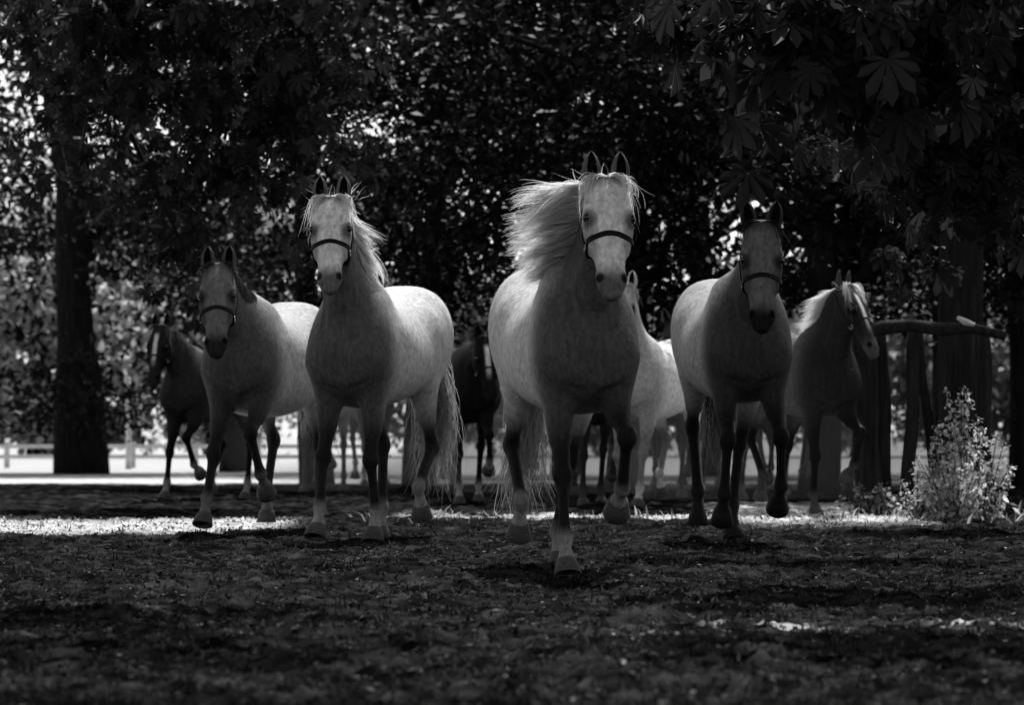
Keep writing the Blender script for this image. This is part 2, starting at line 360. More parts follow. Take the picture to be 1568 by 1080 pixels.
    G.ell(hp_(1.0, .004, 0), (.03, .022, .038), axs, k=.02)
    V, F = G.mesh(); V = lap(V, F, 2, .5); del G
    # keep the big island only is unnecessary: every primitive overlaps its neighbour
    # ---- coat tone per vertex
    base = p.get('coat', .5); c = np.full(len(V), base)
    lp = p.get('points', .12)
    # barrel light, chest and underside darker (flea-bitten / steel greys, plus shade painted into the coat)
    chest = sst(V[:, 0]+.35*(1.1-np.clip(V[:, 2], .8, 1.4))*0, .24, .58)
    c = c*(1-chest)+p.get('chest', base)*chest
    leg_l = np.zeros(len(V)); best = np.full(len(V), .16)
    for kind, s_, J, pd in legs:
        seg = [(J[1], J[2], 0, .5), (J[2], J[3], .5, .88), (J[3], J[4], .88, 1.05)]
        for a, b, l0, l1 in seg:
            d = b-a; tt_ = np.clip((V-a)@d/(d@d), 0, 1); dist = np.linalg.norm(V-a-tt_[:, None]*d, axis=1); mk = dist < best
            best[mk] = dist[mk]; leg_l[mk] = (l0+(l1-l0)*tt_)[mk]
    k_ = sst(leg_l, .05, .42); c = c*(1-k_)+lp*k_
    k_ = sst(leg_l, .80, .92); c = c*(1-k_)+p.get('sock', lp*1.6)*k_
    q = V-poll; ht_ = (q@H)/hl; hf = q@Fr; hs = q@Sd; inhead = (ht_ > -.12) & (ht_ < 1.2) & (np.abs(hs) < .15) & (hf > -.16) & (hf < .13)
    face = p.get('face', base); nose = p.get('nose', .07)
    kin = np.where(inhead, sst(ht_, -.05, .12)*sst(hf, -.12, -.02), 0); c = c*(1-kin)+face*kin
    eyeb = np.zeros(len(V))
    for s_ in (-1, 1): eyeb = np.maximum(eyeb, 1-sst(np.linalg.norm((V-hp_(.375, .03, s_*.104))*1.0, axis=1), .026, .070))
    c = np.where(inhead, c*(1-eyeb*.85), c)
    sidek = np.where(inhead, sst(np.abs(hs), .045, .085)*sst(ht_, .35, .5), 0); c = c*(1-.5*sidek)  # cheek sides darkened, shading painted into the coat
    kn_ = np.where(inhead, sst(ht_, .72, .92), 0); c = c*(1-kn_)+nose*kn_
    for s_ in (-1, 1):
        nb = 1-sst(np.linalg.norm((V-hp_(.885, .030, s_*.060)), axis=1), .018, .030); c = np.where(inhead, c*(1-nb*.9), c)
    if p.get('blaze'):
        bl = np.where(inhead, (1-sst(np.abs(hs+.004), .014, .03))*sst(ht_, .1, .2)*(1-sst(ht_, .45, .75))*sst(hf, .02, .04), 0); c = c*(1-bl)+.75*bl
    c = np.clip(c, .004, .9)
    # ---- ears joined to the same surface
    eV, eF, eC, off = [], [], [], len(V)
    el_ = p.get('ear', .165)
    for s_ in (-1, 1):
        U, W2 = 10, 13; eb = hp_(.03, -.012, s_*.062); up = nrm(-H*.25+Sd*s_*p.get('earout', .14)+Fr*p.get('earfwd', .0)+np.array([0, 0, 1.]))
        outd = nrm(Sd*s_-up*(Sd*s_@up)); fw = np.cross(outd, up); fw = fw if fw@Fr > 0 else -fw
        for i in range(U):
            u = i/(U-1); rr = np.interp(u, [0, .15, .35, .6, .8, .92, 1], [.030, .040, .046, .042, .030, .017, .002])
            cen = eb+up*el_*u-outd*s_*0+outd*(-.012*u*u)
            for j in range(W2):
                v = j/(W2-1); a = rad(-148+296*v)  # opening at the front
                eV.append(cen-fw*math.cos(a)*rr*.75+outd*math.sin(a)*rr*1.0); eC.append(p.get('earc', base*.8))
        nb_ = U*W2
        start = off
        for i in range(U-1):
            for j in range(W2-1):
                eF.append((start+i*W2+j, start+i*W2+j+1, start+(i+1)*W2+j+1, start+(i+1)*W2+j))
        # inner shell, a little inside, dark
        for i in range(U):
            u = i/(U-1); rr = np.interp(u, [0, .15, .35, .6, .8, .92, 1], [.030, .040, .046, .042, .030, .017, .002])
            cen = eb+up*(el_*u*.975+.001)+outd*(-.012*u*u)
            for j in range(W2):
                v = j/(W2-1); a = rad(-148+296*v); e_ = 1.0 if j in (0, W2-1) else .84
                eV.append(cen-fw*math.cos(a)*rr*.75*e_+outd*math.sin(a)*rr*e_); eC.append(.008 if .04 < v < .96 else p.get('earc', base*.8))
        for i in range(U-1):
            for j in range(W2-1):
                eF.append((start+nb_+i*W2+j, start+nb_+(i+1)*W2+j, start+nb_+(i+1)*W2+j+1, start+nb_+i*W2+j+1))
        off = start+2*nb_
    V2 = np.concatenate([V, np.array(eV)]); F2 = np.concatenate([F, np.array(eF, dtype=F.dtype)]); c2 = np.concatenate([c, np.array(eC)])
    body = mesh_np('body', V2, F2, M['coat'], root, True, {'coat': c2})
    nfur = p.get('fur', 0)
    if nfur:
        nb_v = np.empty(len(V2)*3, np.float32); body.data.vertex_normals.foreach_get('vector', nb_v); Nv = nb_v.reshape(-1, 3)[:len(V)].astype(float)
        ii = r_.integers(0, len(V), nfur); nn = Nv[ii]; dr = np.where(inhead[ii][:, None], H[None, :]*1.0, np.array([-.55, 0, -.85])[None, :]); dr = dr-nn*np.sum(dr*nn, 1)[:, None]; dr /= np.linalg.norm(dr, axis=1)[:, None]+1e-6
        dr = dr+nn*(.45+.3*r_.random((nfur, 1)))+r_.normal(size=(nfur, 3))*.22; dr /= np.linalg.norm(dr, axis=1)[:, None]
        lf = np.where(inhead[ii], .006, .010)*(.6+.7*r_.random(nfur)); b0_ = V[ii]+r_.normal(size=(nfur, 3))*.002-nn*.001
        u3 = np.linspace(0, 1, 3)[None, :, None]; Pq = b0_[:, None, :]+dr[:, None, :]*lf[:, None, None]*u3-nn[:, None, :]*(lf[:, None, None]*.15*u3**2)
        Wq = np.cross(dr, nn); Wq /= np.linalg.norm(Wq, axis=1)[:, None]+1e-6
        ribbon_mesh([(Pq, Wq, .0016*(1-.8*u3)*np.ones((nfur, 1, 1)), c[ii]*(.8+.5*r_.random(nfur)))], 'coat_hair', root, M['hair_light'])
    # drop the figure so that the lowest hoof rests on the ground
    low = min((J[4]+pd*.075)[2] for kind, s_, J, pd in legs)
    root.location.z = (-low+lift)*sc
    # ---- eyes
    mb_n = 0
    for s_ in (-1, 1):
        ev, ef = sphere(hp_(.352, .028, s_*.099), .0245, 14, 9); m_ = MB(); m_.add(ev, ef); m_.build('eye', M['eye'], root, True)
    # ---- hooves
    for kind, s_, J, pd in legs:
        e = J[4]; fw = nrm(np.array([1., 0, 0])-pd*pd[0]); sd = np.cross(fw, pd)
        nseg = 18; rings = [(-.012, .036, 0), (.0, .046, 0), (.012, .050, .004), (.075, .064, .016), (.078, .060, .016)]; Vh = []
        for (z_, r0, f0) in rings:
            for k in range(nseg):
                a = 2*math.pi*k/nseg; Vh.append(e+pd*z_+fw*(math.cos(a)*r0*1.06+f0)+sd*math.sin(a)*r0*1.04)
        Fh = [(i*nseg+k, i*nseg+(k+1) % nseg, (i+1)*nseg+(k+1) % nseg, (i+1)*nseg+k) for i in range(len(rings)-1) for k in range(nseg)]
        Fh += [tuple(range(nseg)), tuple((len(rings)-1)*nseg+k for k in range(nseg))[::-1]]
        m_ = MB(); m_.add(Vh, Fh); m_.build('hoof', M['hoof_dark'] if p.get('darkhoof') else M['hoof'], root, True)
    # ---- mane, forelock, tail
    nm = p.get('nmane', 1400); mc = p.get('mane', base); side = p.get('maneside', 1); style = p.get('manestyle', 'hug')
    t = r_.random(nm)**.9; t = .20+.80*t; cen = bez(t); tg = bez(np.minimum(t+.02, 1.02))-bez(t-.02); tg /= np.linalg.norm(tg, axis=1)[:, None]
    latv = np.cross(tg, np.array([0., 0, 1])[None, :]); latv /= np.linalg.norm(latv, axis=1)[:, None]; latv = -latv*1.0
    latv = np.where((latv[:, 1] < 0)[:, None], -latv, latv)                  # towards the horse's left
    up = np.cross(latv, tg); up = np.where((up[:, 2]+(-up[:, 0]) < 0)[:, None], -up, up)
    rs = np.interp(t, [0, .3, .6, 1], [.17, .125, .085, .066]); rv = np.interp(t, [0, .3, .6, 1], [.30, .225, .16, .115])
    L0 = p.get('manelen', .34); segs = 10; parts = []
    if style == 'hug':
        ph1 = rad(p.get('manewrap', 105))*(.55+.55*r_.random(nm)); ss = np.linspace(0, 1, segs)
        phi = (r_.normal(size=nm)*.06)[:, None]+ph1[:, None]*ss[None, :]; grow = 1.14+p.get('manelift', .12)*np.sin(ss*math.pi)[None, :]*r_.random((nm, 1))+.03*r_.random((nm, 1))+.06*ss[None, :]*r_.random((nm, 1))
        back = (L0*.5*ss**1.3)[None, :]*(.6+.8*r_.random((nm, 1)))
        P = cen[:, None, :]+up[:, None, :]*(rv[:, None]*np.cos(phi)*grow)[..., None]+side*latv[:, None, :]*(rs[:, None]*np.sin(phi)*grow)[..., None]-tg[:, None, :]*back[..., None]
        P[..., 2] -= .02*ss[None, :]**2
        P += .006*np.sin(ss[None, :, None]*7+r_.random((nm, 1, 3))*6.28)*ss[None, :, None]
        Wd = tg*.5+r_.normal(size=(nm, 3))*.5; Wd /= np.linalg.norm(Wd, axis=1)[:, None]
        parts.append((P, Wd, (.006*(1-.8*ss**2))[None, :, None]*(.5+.9*r_.random((nm, 1, 1))), mc*(.65+.7*r_.random(nm))))
    else:   # blown out sideways
        nl = 60; rl_ = np.random.default_rng(11); lock = r_.integers(0, nl, nm); lt = .20+.80*(np.arange(nl)+.5)/nl; t = np.clip(lt[lock]+r_.normal(size=nm)*.008, .18, 1.0)
        cen = bez(t); lv = np.random.default_rng(5).normal(size=(nl, 3))*.12
        rs = np.interp(t, [0, .3, .6, 1], [.17, .125, .085, .066]); rv = np.interp(t, [0, .3, .6, 1], [.30, .225, .16, .115])
        rootp = cen+up*(rv*.97)[:, None]+side*latv*(rs*(.15+.3*r_.random(nm)))[:, None]
        wd0 = np.array(p.get('wind', (-.45, side*1.0, .12))); dirs = wd0[None, :]+lv[lock]+r_.normal(size=(nm, 3))*.05
        lens = L0*(.55+.6*r_.random(nm))*(.40+.60*t)*(np.random.default_rng(9).random(nl)*.75+.5)[lock]
        P, Wd, ww, cc = strands(rootp, dirs, lens, 12, .0042, grav=p.get('manegrav', .9), wave=.085, r_=r_, coat=mc, ph=rl_.random((nl, 3))[lock]*6.28, fr=(3+3*rl_.random((nl, 3)))[lock])
        parts.append((P, Wd, ww, cc))
    ribbon_mesh(parts, 'mane', root, M['hair_light'])
    nf = max(50, min(110, nm//30)); rf = hp_(-.02, .02, 0)[None, :]+Sd*(r_.normal(size=(nf, 1))*.03)+Fr*(r_.normal(size=(nf, 1))*.012)
    sgn = np.sign((rf-hp_(-.02, .02, 0))@Sd)[:, None]; fo = p.get('foreout', .8)
    out = fo*(.3+.9*r_.random((nf, 1))); nz_ = lambda a_: r_.normal(size=(nf, 3))*a_
    k0 = rf; k1 = rf+Sd*sgn*(.05+.05*out)+Fr*.05-H*.02+nz_(.012); k2 = hp_(.13, .035, 0)[None, :]+Sd*sgn*(.085+.045*out)+nz_(.018); k3 = hp_(.24, .02, 0)[None, :]+H*hl*.5*(r_.random((nf, 1))-.45)+nz_(.02)+Sd*sgn*(.098+.03*out)+nz_(.025)
    u_ = np.linspace(0, 1, 10)[None, :, None]; Q = [q_[:, None, :] for q_ in (k0, k1, k2, k3)]
    P_ = (1-u_)**3*Q[0]+3*u_*(1-u_)**2*Q[1]+3*u_*u_*(1-u_)*Q[2]+u_**3*Q[3]+.01*np.sin(u_*6+6.28*r_.random((nf, 1, 3)))*u_
    Wf = r_.normal(size=(nf, 3)); Wf /= np.linalg.norm(Wf, axis=1)[:, None]
    Pf = (P_, Wf, .005*(1-.85*u_**2)*(.5+.8*r_.random((nf, 1, 1))), mc*(.6+.7*r_.random(nf)))
    nf2 = nf//4; r2 = hp_(-.02, -.03, 0)[None, :]+Sd*(r_.normal(size=(nf2, 1))*.05); d2 = r_.normal(size=(nf2, 3))*.5+np.array([-.2, 0, 1.])+Sd*np.sign((r2-hp_(-.02, -.03, 0))@Sd)[:, None]*.6
    P2 = strands(r2, d2, .05+.12*r_.random(nf2), 7, .0028, grav=1.5, wave=.12, r_=r_, coat=mc)
    ribbon_mesh([Pf, P2], 'forelock', root, M['hair_light'])
    nt_ = p.get('ntail', nm//5); ta = p.get('tail', (-.4, 0, -1)); tl = p.get('taillen', .85); tcol = p.get('tailc', mc*.3)
    rt = np.array([-.93, 0, 1.30])[None, :]+r_.normal(size=(nt_, 3))*np.array([.02, .03, .05]); ss = np.linspace(0, 1, 12)
    dt = np.array(ta)[None, :]+r_.normal(size=(nt_, 3))*.055; ll = tl*(.5+.6*r_.random(nt_))
    nlk = 16; lk = r_.integers(0, nlk, nt_); lo_ = np.random.default_rng(3).normal(size=(nlk, 3))*np.array([.14, .10, .06]); ph_ = np.random.default_rng(4).random((nlk, 3))*6.28; dt = dt*.35+.65*(np.array(ta)[None, :]+lo_[lk])
    P = (.055*np.sin(ss[None, :, None]*6+ph_[lk][:, None, :])*ss[None, :, None])+rt[:, None, :]+np.array([-1., 0, .25])[None, None, :]*(.16*np.sin(ss*math.pi*.8))[None, :, None]+dt[:, None, :]*(ll[:, None]*ss[None, :])[..., None]+.03*np.sin(ss[None, :, None]*5+r_.random((nt_, 1, 3))*6.28)*ss[None, :, None]
    P[..., 2] = np.maximum(P[..., 2], .06)
    Wd = r_.normal(size=(nt_, 3)); Wd /= np.linalg.norm(Wd, axis=1)[:, None]
    ribbon_mesh([(P, Wd, (.007*(1-.8*ss**2))[None, :, None]*(.5+.8*r_.random((nt_, 1, 1))), tcol*(.6+.8*r_.random(nt_)))], 'tail', root, M['hair_light'])
    # ---- halter hugging the head surface
    if p.get('halter'):
        bv = BVHTree.FromPolygons(V.tolist(), F.tolist())
        def surf(o, d, lift_=.005):
            loc, nn, i, dd = bv.ray_cast(Vector(o+d*.145), Vector(-d), .14)
            if loc is None: return o+d*.07, d
            return np.array(loc)+d*lift_, d
        def strap(pts, wdir, wid, th_=.004):
            P = np.array([q[0] for q in pts]); Nn = np.array([q[1] for q in pts]); Wv = np.array(wdir) if np.ndim(wdir) == 2 else np.tile(wdir, (len(P), 1))
            A = [P-Wv*wid/2-Nn*.004, P-Wv*wid/2+Nn*th_, P+Wv*wid/2+Nn*th_, P+Wv*wid/2-Nn*.004]
            Vv = np.stack(A, 1).reshape(-1, 3); n = len(P)
            Ff = [(i*4+k, i*4+(k+1) % 4, (i+1)*4+(k+1) % 4, (i+1)*4+k) for i in range(n-1) for k in range(4)]
            return Vv, Ff
        hm = MB(); nb = []; tn = p.get('noset', .60)-.03
        for k in range(41):
            a = 2*math.pi*k/40; d = Fr*math.cos(a)+Sd*math.sin(a); nb.append(surf(hp_(tn-.055*math.cos(a), -.012, 0), d))
        hm.add(*strap(nb, H, p.get('strapw', .024)))
        root_h = hm.build('halter', M['leather'], root, False)
        m2 = MB()
        for s_ in (-1, 1):
            ck = [surf(hp_(tn-.01-.60*u, -.025-.045*u, 0), nrm(Sd*s_*(1)-Fr*.15)) for u in np.linspace(0, 1, 16)]
            m2.add(*strap(ck, Fr, .018))
            th2 = [surf(hp_(tn-.02-.13*u, -.03-.06*u, 0), nrm(Sd*s_*(1-u)-Fr*(.2+u))) for u in np.linspace(0, 1, 10)]
            m2.add(*strap(th2, H, .016))
        m2.build('cheek_strap', M['leather'], root_h)
        for s_ in (-1, 1):
            q = surf(hp_(tn+.0, -.028, 0), nrm(Sd*s_-Fr*.1), .008)[0]; m3 = MB()
            ring = [q+H*math.cos(a)*.016+Fr*math.sin(a)*.016 for a in np.linspace(0, 2*math.pi, 15)]
            m3.add(*tube(ring, [.0028]*15, 6)); m3.build('ring', M['metal'], root_h, True)
    return root
def sphere(c, r, n=12, m=8):
    V = []; F = []
    for i in range(m+1):
        ph = math.pi*i/m
        for k in range(n): a = 2*math.pi*k/n; V.append([c[0]+r*math.sin(ph)*math.cos(a), c[1]+r*math.sin(ph)*math.sin(a), c[2]+r*math.cos(ph)])
    for i in range(m):
        for k in range(n): F.append((i*n+k, (i+1)*n+k, (i+1)*n+(k+1) % n, i*n+(k+1) % n))
    return V, F
# ------------------------------------------------------------------ ground
class VN:
    def __init__(s, seed): s.g = np.random.default_rng(seed).random((257, 257))
    def __call__(s, x, y):
        xi = np.floor(x).astype(int); yi = np.floor(y).astype(int); fx = x-xi; fy = y-yi; fx = fx*fx*(3-2*fx); fy = fy*fy*(3-2*fy)
        a = s.g[xi % 256, yi % 256]; b = s.g[(xi+1) % 256, yi % 256]; c = s.g[xi % 256, (yi+1) % 256]; d = s.g[(xi+1) % 256, (yi+1) % 256]
        return (a*(1-fx)+b*fx)*(1-fy)+(c*(1-fx)+d*fx)*fy
vn = [VN(i) for i in range(6)]
pr_ = np.random.default_rng(40); PRINTS = [(float((pr_.random()*2-1)*(.12*q)), float(q), float(.5+.8*pr_.random())) for q in 11+21*pr_.random(260)]
def ground_z(x, y):
    z = .030*(vn[0](x*1.3, y*1.3)-.5)+.040*(vn[1](x*4.1, y*3.1)-.5)+.030*(vn[2](x*10, y*8)-.5)+.034*(vn[3](x*27, y*22)-.5)
    r = sst(np.abs(vn[4](x*2.2+7, y*.9)-.5), 0.0, .09); z = z-.012*(1-r)-.004
    for (hx, hy, ha) in PRINTS:
        m = (np.abs(x-hx) < .16) & (np.abs(y-hy) < .16)
        if m.any():
            d = np.sqrt(((x[m]-hx)/.9)**2+(y[m]-hy)**2); z[m] += -.030*(1-sst(d, .045, .075))+.016*np.exp(-((d-.088)/.018)**2)*ha
    return z
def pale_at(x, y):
    """where the ground is painted pale: patches of sunlight on the ride, and the open pasture behind"""
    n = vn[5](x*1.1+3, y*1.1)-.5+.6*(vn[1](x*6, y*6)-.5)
    left = np.exp(-((y-30.6-.25*n*2)/(1.9+.8*n))**4)*sst(-x, 1.55, 1.75+.2)*sst(n+.9, .3, .6)  # strips across the ride are sunlight painted into the ground tone
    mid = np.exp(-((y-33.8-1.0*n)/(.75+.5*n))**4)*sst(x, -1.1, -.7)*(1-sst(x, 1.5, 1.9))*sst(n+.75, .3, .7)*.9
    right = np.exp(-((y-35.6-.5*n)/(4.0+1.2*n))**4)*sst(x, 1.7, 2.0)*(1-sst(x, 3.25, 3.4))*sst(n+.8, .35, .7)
    far = sst(y+1.2*n, 55.5, 57.2)*(1-sst(x+n, -4.5, -1.2)*.9)  # pasture fades darker to the right, shade painted in
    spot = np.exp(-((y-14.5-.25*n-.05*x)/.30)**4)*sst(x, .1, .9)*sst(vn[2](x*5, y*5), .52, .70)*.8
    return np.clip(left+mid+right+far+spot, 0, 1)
ys = 8.5*np.exp(np.linspace(0, math.log(62/8.5), 760)); us = np.linspace(-1, 1, 420); us = us+np.sign(us)*np.maximum(np.abs(us)-.9, 0)**1.5*60
Yg = np.repeat(ys[:, None], 420, 1); Xg = us[None, :]*(Yg*.165+1.2); Zg = ground_z(Xg, Yg)
fade = sst(Yg, 62, 52)*1.0; fade = 1-sst(Yg, 50, 61); edge = (1-sst(np.abs(us), 1.6, 2.8))[None, :]*(sst(Yg, 8.5, 9.2)); Zg = Zg*fade*edge+.012
Vg = np.stack([Xg, Yg, Zg], 2).reshape(-1, 3); i = (np.arange(759)[:, None]*420+np.arange(419)[None, :]).ravel()
Fg = np.stack([i, i+1, i+421, i+420], 1)
def ground_mat(name, near):
    m = mat(name, .02, .95, noise=(7,), contrast=.6, spec=0, attr='tone' if near else None, bump=(55, .012) if near else (3, .02)); return m
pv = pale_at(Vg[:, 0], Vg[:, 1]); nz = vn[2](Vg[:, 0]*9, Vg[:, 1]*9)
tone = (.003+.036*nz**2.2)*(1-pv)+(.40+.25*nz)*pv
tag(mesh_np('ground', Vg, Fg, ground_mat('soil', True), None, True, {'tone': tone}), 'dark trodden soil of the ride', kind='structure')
MG = bpy.data.materials.new('pasture'); MG.use_nodes = True; t_ = MG.node_tree; N_ = t_.nodes; b_ = N_['Principled BSDF']; b_.inputs['Roughness'].default_value = .9
tc_ = N_.new('ShaderNodeTexCoord'); sp_ = N_.new('ShaderNodeSeparateXYZ'); nn_ = N_.new('ShaderNodeTexNoise'); nn_.inputs['Scale'].default_value = .6; nn_.inputs['Detail'].default_value = 8
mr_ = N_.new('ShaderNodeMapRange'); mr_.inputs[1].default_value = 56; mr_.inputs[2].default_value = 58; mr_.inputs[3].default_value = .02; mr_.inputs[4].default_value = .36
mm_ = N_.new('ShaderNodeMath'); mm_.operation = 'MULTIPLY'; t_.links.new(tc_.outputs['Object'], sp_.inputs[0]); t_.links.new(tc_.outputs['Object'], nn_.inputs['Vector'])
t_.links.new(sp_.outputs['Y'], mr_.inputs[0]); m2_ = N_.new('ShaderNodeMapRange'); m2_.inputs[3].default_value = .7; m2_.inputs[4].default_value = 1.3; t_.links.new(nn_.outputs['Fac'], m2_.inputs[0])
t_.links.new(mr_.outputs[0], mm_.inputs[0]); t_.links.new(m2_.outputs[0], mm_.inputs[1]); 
mx_ = N_.new('ShaderNodeMapRange'); mx_.inputs[1].default_value = -6.0; mx_.inputs[2].default_value = -2.5; mx_.inputs[3].default_value = 1; mx_.inputs[4].default_value = .10; t_.links.new(sp_.outputs['X'], mx_.inputs[0])  # right of the pasture darkened, a shaded field painted into the colour
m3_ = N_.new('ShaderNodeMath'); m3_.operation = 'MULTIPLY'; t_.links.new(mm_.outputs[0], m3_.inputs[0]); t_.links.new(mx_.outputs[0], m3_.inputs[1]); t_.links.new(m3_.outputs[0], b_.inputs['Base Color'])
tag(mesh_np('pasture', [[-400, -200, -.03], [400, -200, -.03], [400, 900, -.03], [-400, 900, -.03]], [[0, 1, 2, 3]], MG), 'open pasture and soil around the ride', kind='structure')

# ------------------------------------------------------------------ leaves, twigs, grass
def rotmats(n, r_, droop=None):
    a = r_.random(n)*2*math.pi; b = r_.normal(size=n)*.7 if droop is None else droop; c = r_.normal(size=n)*.6
    ca, sa, cb, sb, cc, sc_ = np.cos(a), np.sin(a), np.cos(b), np.sin(b), np.cos(c), np.sin(c); Z = np.zeros(n); O = np.ones(n)
    Rz = np.stack([np.stack([ca, -sa, Z], 1), np.stack([sa, ca, Z], 1), np.stack([Z, Z, O], 1)], 1)
    Ry = np.stack([np.stack([cb, Z, sb], 1), np.stack([Z, O, Z], 1), np.stack([-sb, Z, cb], 1)], 1)
    Rx = np.stack([np.stack([O, Z, Z], 1), np.stack([Z, cc, -sc_], 1), np.stack([Z, sc_, cc], 1)], 1)
    return Rz@Ry@Rx
LEAF1 = (np.array([[0, 0, 0], [.45, .27, .05], [1, 0, -.06], [.45, -.27, .05]]), np.array([[0, 1, 2, 3]]))
def leaflet(ang, L):
    c, s = math.cos(ang), math.sin(ang); q = np.array([[0, 0, 0], [.42*L, .10*L, .02], [.74*L, .165*L, .0], [L, 0, -.12*L], [.74*L, -.165*L, .0], [.42*L, -.10*L, .02], [.6*L, 0, -.02]])
    return np.stack([q[:, 0]*c-q[:, 1]*s, q[:, 0]*s+q[:, 1]*c, q[:, 2]], 1), np.array([[0, 6, 2, 1], [6, 3, 2, 2], [0, 5, 4, 6], [6, 4, 3, 3]])
def leaflet2(ang, L):
    c, s = math.cos(ang), math.sin(ang); q = np.array([[0, 0, 0], [.45*L, .11*L, .03], [.78*L, .16*L, .02], [L, 0, -.12*L], [.78*L, -.16*L, .02], [.45*L, -.11*L, .03]])
    return np.stack([q[:, 0]*c-q[:, 1]*s, q[:, 0]*s+q[:, 1]*c, q[:, 2]], 1), np.array([[0, 3, 2, 1], [0, 5, 4, 3]])
def palmate():
    V, F, o = [], [], 0
    for a, L in ((-1.75, .5), (-1.15, .72), (-.58, .92), (0, 1.), (.58, .92), (1.15, .72), (1.75, .5)):
        v, f = leaflet2(a, L); V.append(v); F.append(f+o); o += 6
    return np.concatenate(V), np.concatenate(F)
PALM = palmate()
def leaf_arrays(P, size, tone, tmpl, r_, droop=None):
    n = len(P); R = rotmats(n, r_, droop); T, Q = tmpl
    V = np.einsum('nij,kj->nki', R, T)*np.asarray(size)[:, None, None]+P[:, None, :]
    F = (Q[None]+(np.arange(n)*len(T))[:, None, None]).reshape(-1, 4); return V.reshape(-1, 3), F, np.repeat(tone, len(T))
def crown_points(n, c, r, nclump, r_, lowbias=.0, csz=.9, gaps=()):
    """clumpy points through an uneven crown; gaps are (x,y,z,radius) openings between limbs"""
    cc = r_.normal(size=(nclump, 3)); cc /= np.linalg.norm(cc, axis=1)[:, None]; cc *= (.35+.65*r_.random((nclump, 1))**.6)
    cc[:, 2] -= lowbias*np.abs(r_.random(nclump)); cc = cc*np.array(r)+np.array(c)
    k = r_.integers(0, nclump, n); sz = csz*(.5+.9*r_.random(nclump))
    P = cc[k]+r_.normal(size=(n, 3))*sz[k][:, None]*np.array([1, 1, .55])*.6
    for g in gaps:
        d = np.linalg.norm((P-np.array(g[:3]))/np.array([1, g[4] if len(g) > 4 else 1, 1]), axis=1); P = P[(d > g[3]) | (r_.random(len(P)) < .12)]
    return P, cc
def tree(loc, name, label, height, trad, crown_c, crown_r, nleaf, lsize, seed, tone=(.02, .05), nclump=40, leafmat='leaf_dark', group=None, csz=1.0, limbs=9, lean=(0, 0), tmpl=None, gaps=(), lowbias=.2, zmin=None, trunk_pts=None):
    r_ = np.random.default_rng(seed); root = empty(name, loc, label, 'tree', group); lx, ly, lz = loc
    P, cc = crown_points(nleaf, crown_c, crown_r, nclump, r_, lowbias, csz, [(g[0]-lx, g[1]-ly, g[2]-lz)+tuple(g[3:]) for g in gaps])
    if zmin is not None: P = P[P[:, 2] > zmin+.5*r_.random(len(P))]
    mb = MB(); top = np.array([lean[0], lean[1], height*.72]); pts = [np.array([lean[0]*u*u+.12*math.sin(u*5+seed), lean[1]*u*u, height*.72*u-.15*(u == 0)]) for u in np.linspace(0, 1, 9)]
    rr = [trad*(1.28 if u == 0 else 1.08 if u < .15 else 1-.62*u) for u in np.linspace(0, 1, 9)]
    mb.add(*tube(pts, rr, 12, .16, seed=seed))
    sel = r_.choice(len(cc), min(limbs, len(cc)), replace=False)
    for k in sel:
        e = cc[k]
        if e[2] < height*.42: continue
        u = min(.95, max(.25, (e[2]-1.5)/(height*.72)*.75)); i = u*8; a = np.array(pts[int(i)])*(1-(i % 1))+np.array(pts[min(8, int(i)+1)])*(i % 1)
        mid = (a+e)/2+np.array([0, 0, .35*abs(e[0]-a[0])*.5+.2]); q = [(1-s)**2*a+2*s*(1-s)*mid+s*s*e+r_.normal(size=3)*.05 for s in np.linspace(0, 1, 7)]
        r0 = trad*.38; mb.add(*tube(q, [r0*(1-.85*s)+.012 for s in np.linspace(0, 1, 7)], 7, .15, seed=int(k)))
    mb.build('trunk', M['bark'], root, True)
    tn = tone[0]+(tone[1]-tone[0])*r_.random(len(P))**1.5
    V, F, T = leaf_arrays(P, lsize*(.6+.7*r_.random(len(P))), tn, tmpl or LEAF1, r_)
    mesh_np('crown', V, F, M[leafmat], root, False, {'tone': T})
    return root
TG = 'dark chestnut trees closing the ride behind the herd'
def X(px, D): return (px-784)/FPX*D
def Zh(py, D): return CAMH+(HORIZ-py)/FPX*D
def gap(px, py, D, r, e=3): return (X(px, D), D, Zh(py, D), r, e)
# trees standing behind the herd
TREES = [
 dict(px=655, D=53, seed=11, lab='dark tree behind the white-maned horse left of centre'),
 dict(px=960, D=50, seed=12, lab='dark dense tree behind the leading horse'),
 dict(px=1246, D=47, seed=13, lab='dark low-hanging tree behind the dark-faced horse on the right'),
 dict(px=1560, D=52, seed=14, lab='dark tree at the right edge behind the rustic fence'),
 dict(px=478, D=56, seed=15, lab='dark tree behind the small dark horse at the left'),
]
gp = [gap(700, 330, 52, .6), gap(640, 370, 52, .5), gap(780, 300, 52, .5), gap(720, 420, 52, .5), gap(790, 350, 52, .55), gap(770, 290, 52, .45), gap(640, 250, 52, .35), gap(600, 80, 50, .4), gap(720, 100, 50, .35), gap(790, 170, 50, .35),
      gap(160, 420, 56, 1.3), gap(120, 330, 56, 1.0), gap(210, 540, 56, 1.2), gap(240, 330, 56, .4), gap(70, 560, 56, 1.1), gap(1450, 440, 48, .35), gap(1040, 430, 48, .35), gap(1370, 450, 48, .5), gap(1500, 440, 50, .5)]
for T in TREES:
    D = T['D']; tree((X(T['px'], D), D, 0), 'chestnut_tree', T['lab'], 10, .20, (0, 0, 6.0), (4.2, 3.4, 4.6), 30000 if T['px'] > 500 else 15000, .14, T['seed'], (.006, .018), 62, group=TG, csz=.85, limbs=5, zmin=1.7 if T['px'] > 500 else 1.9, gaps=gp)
src_ = [o for o in bpy.data.objects if o.get('group') == TG][:2]
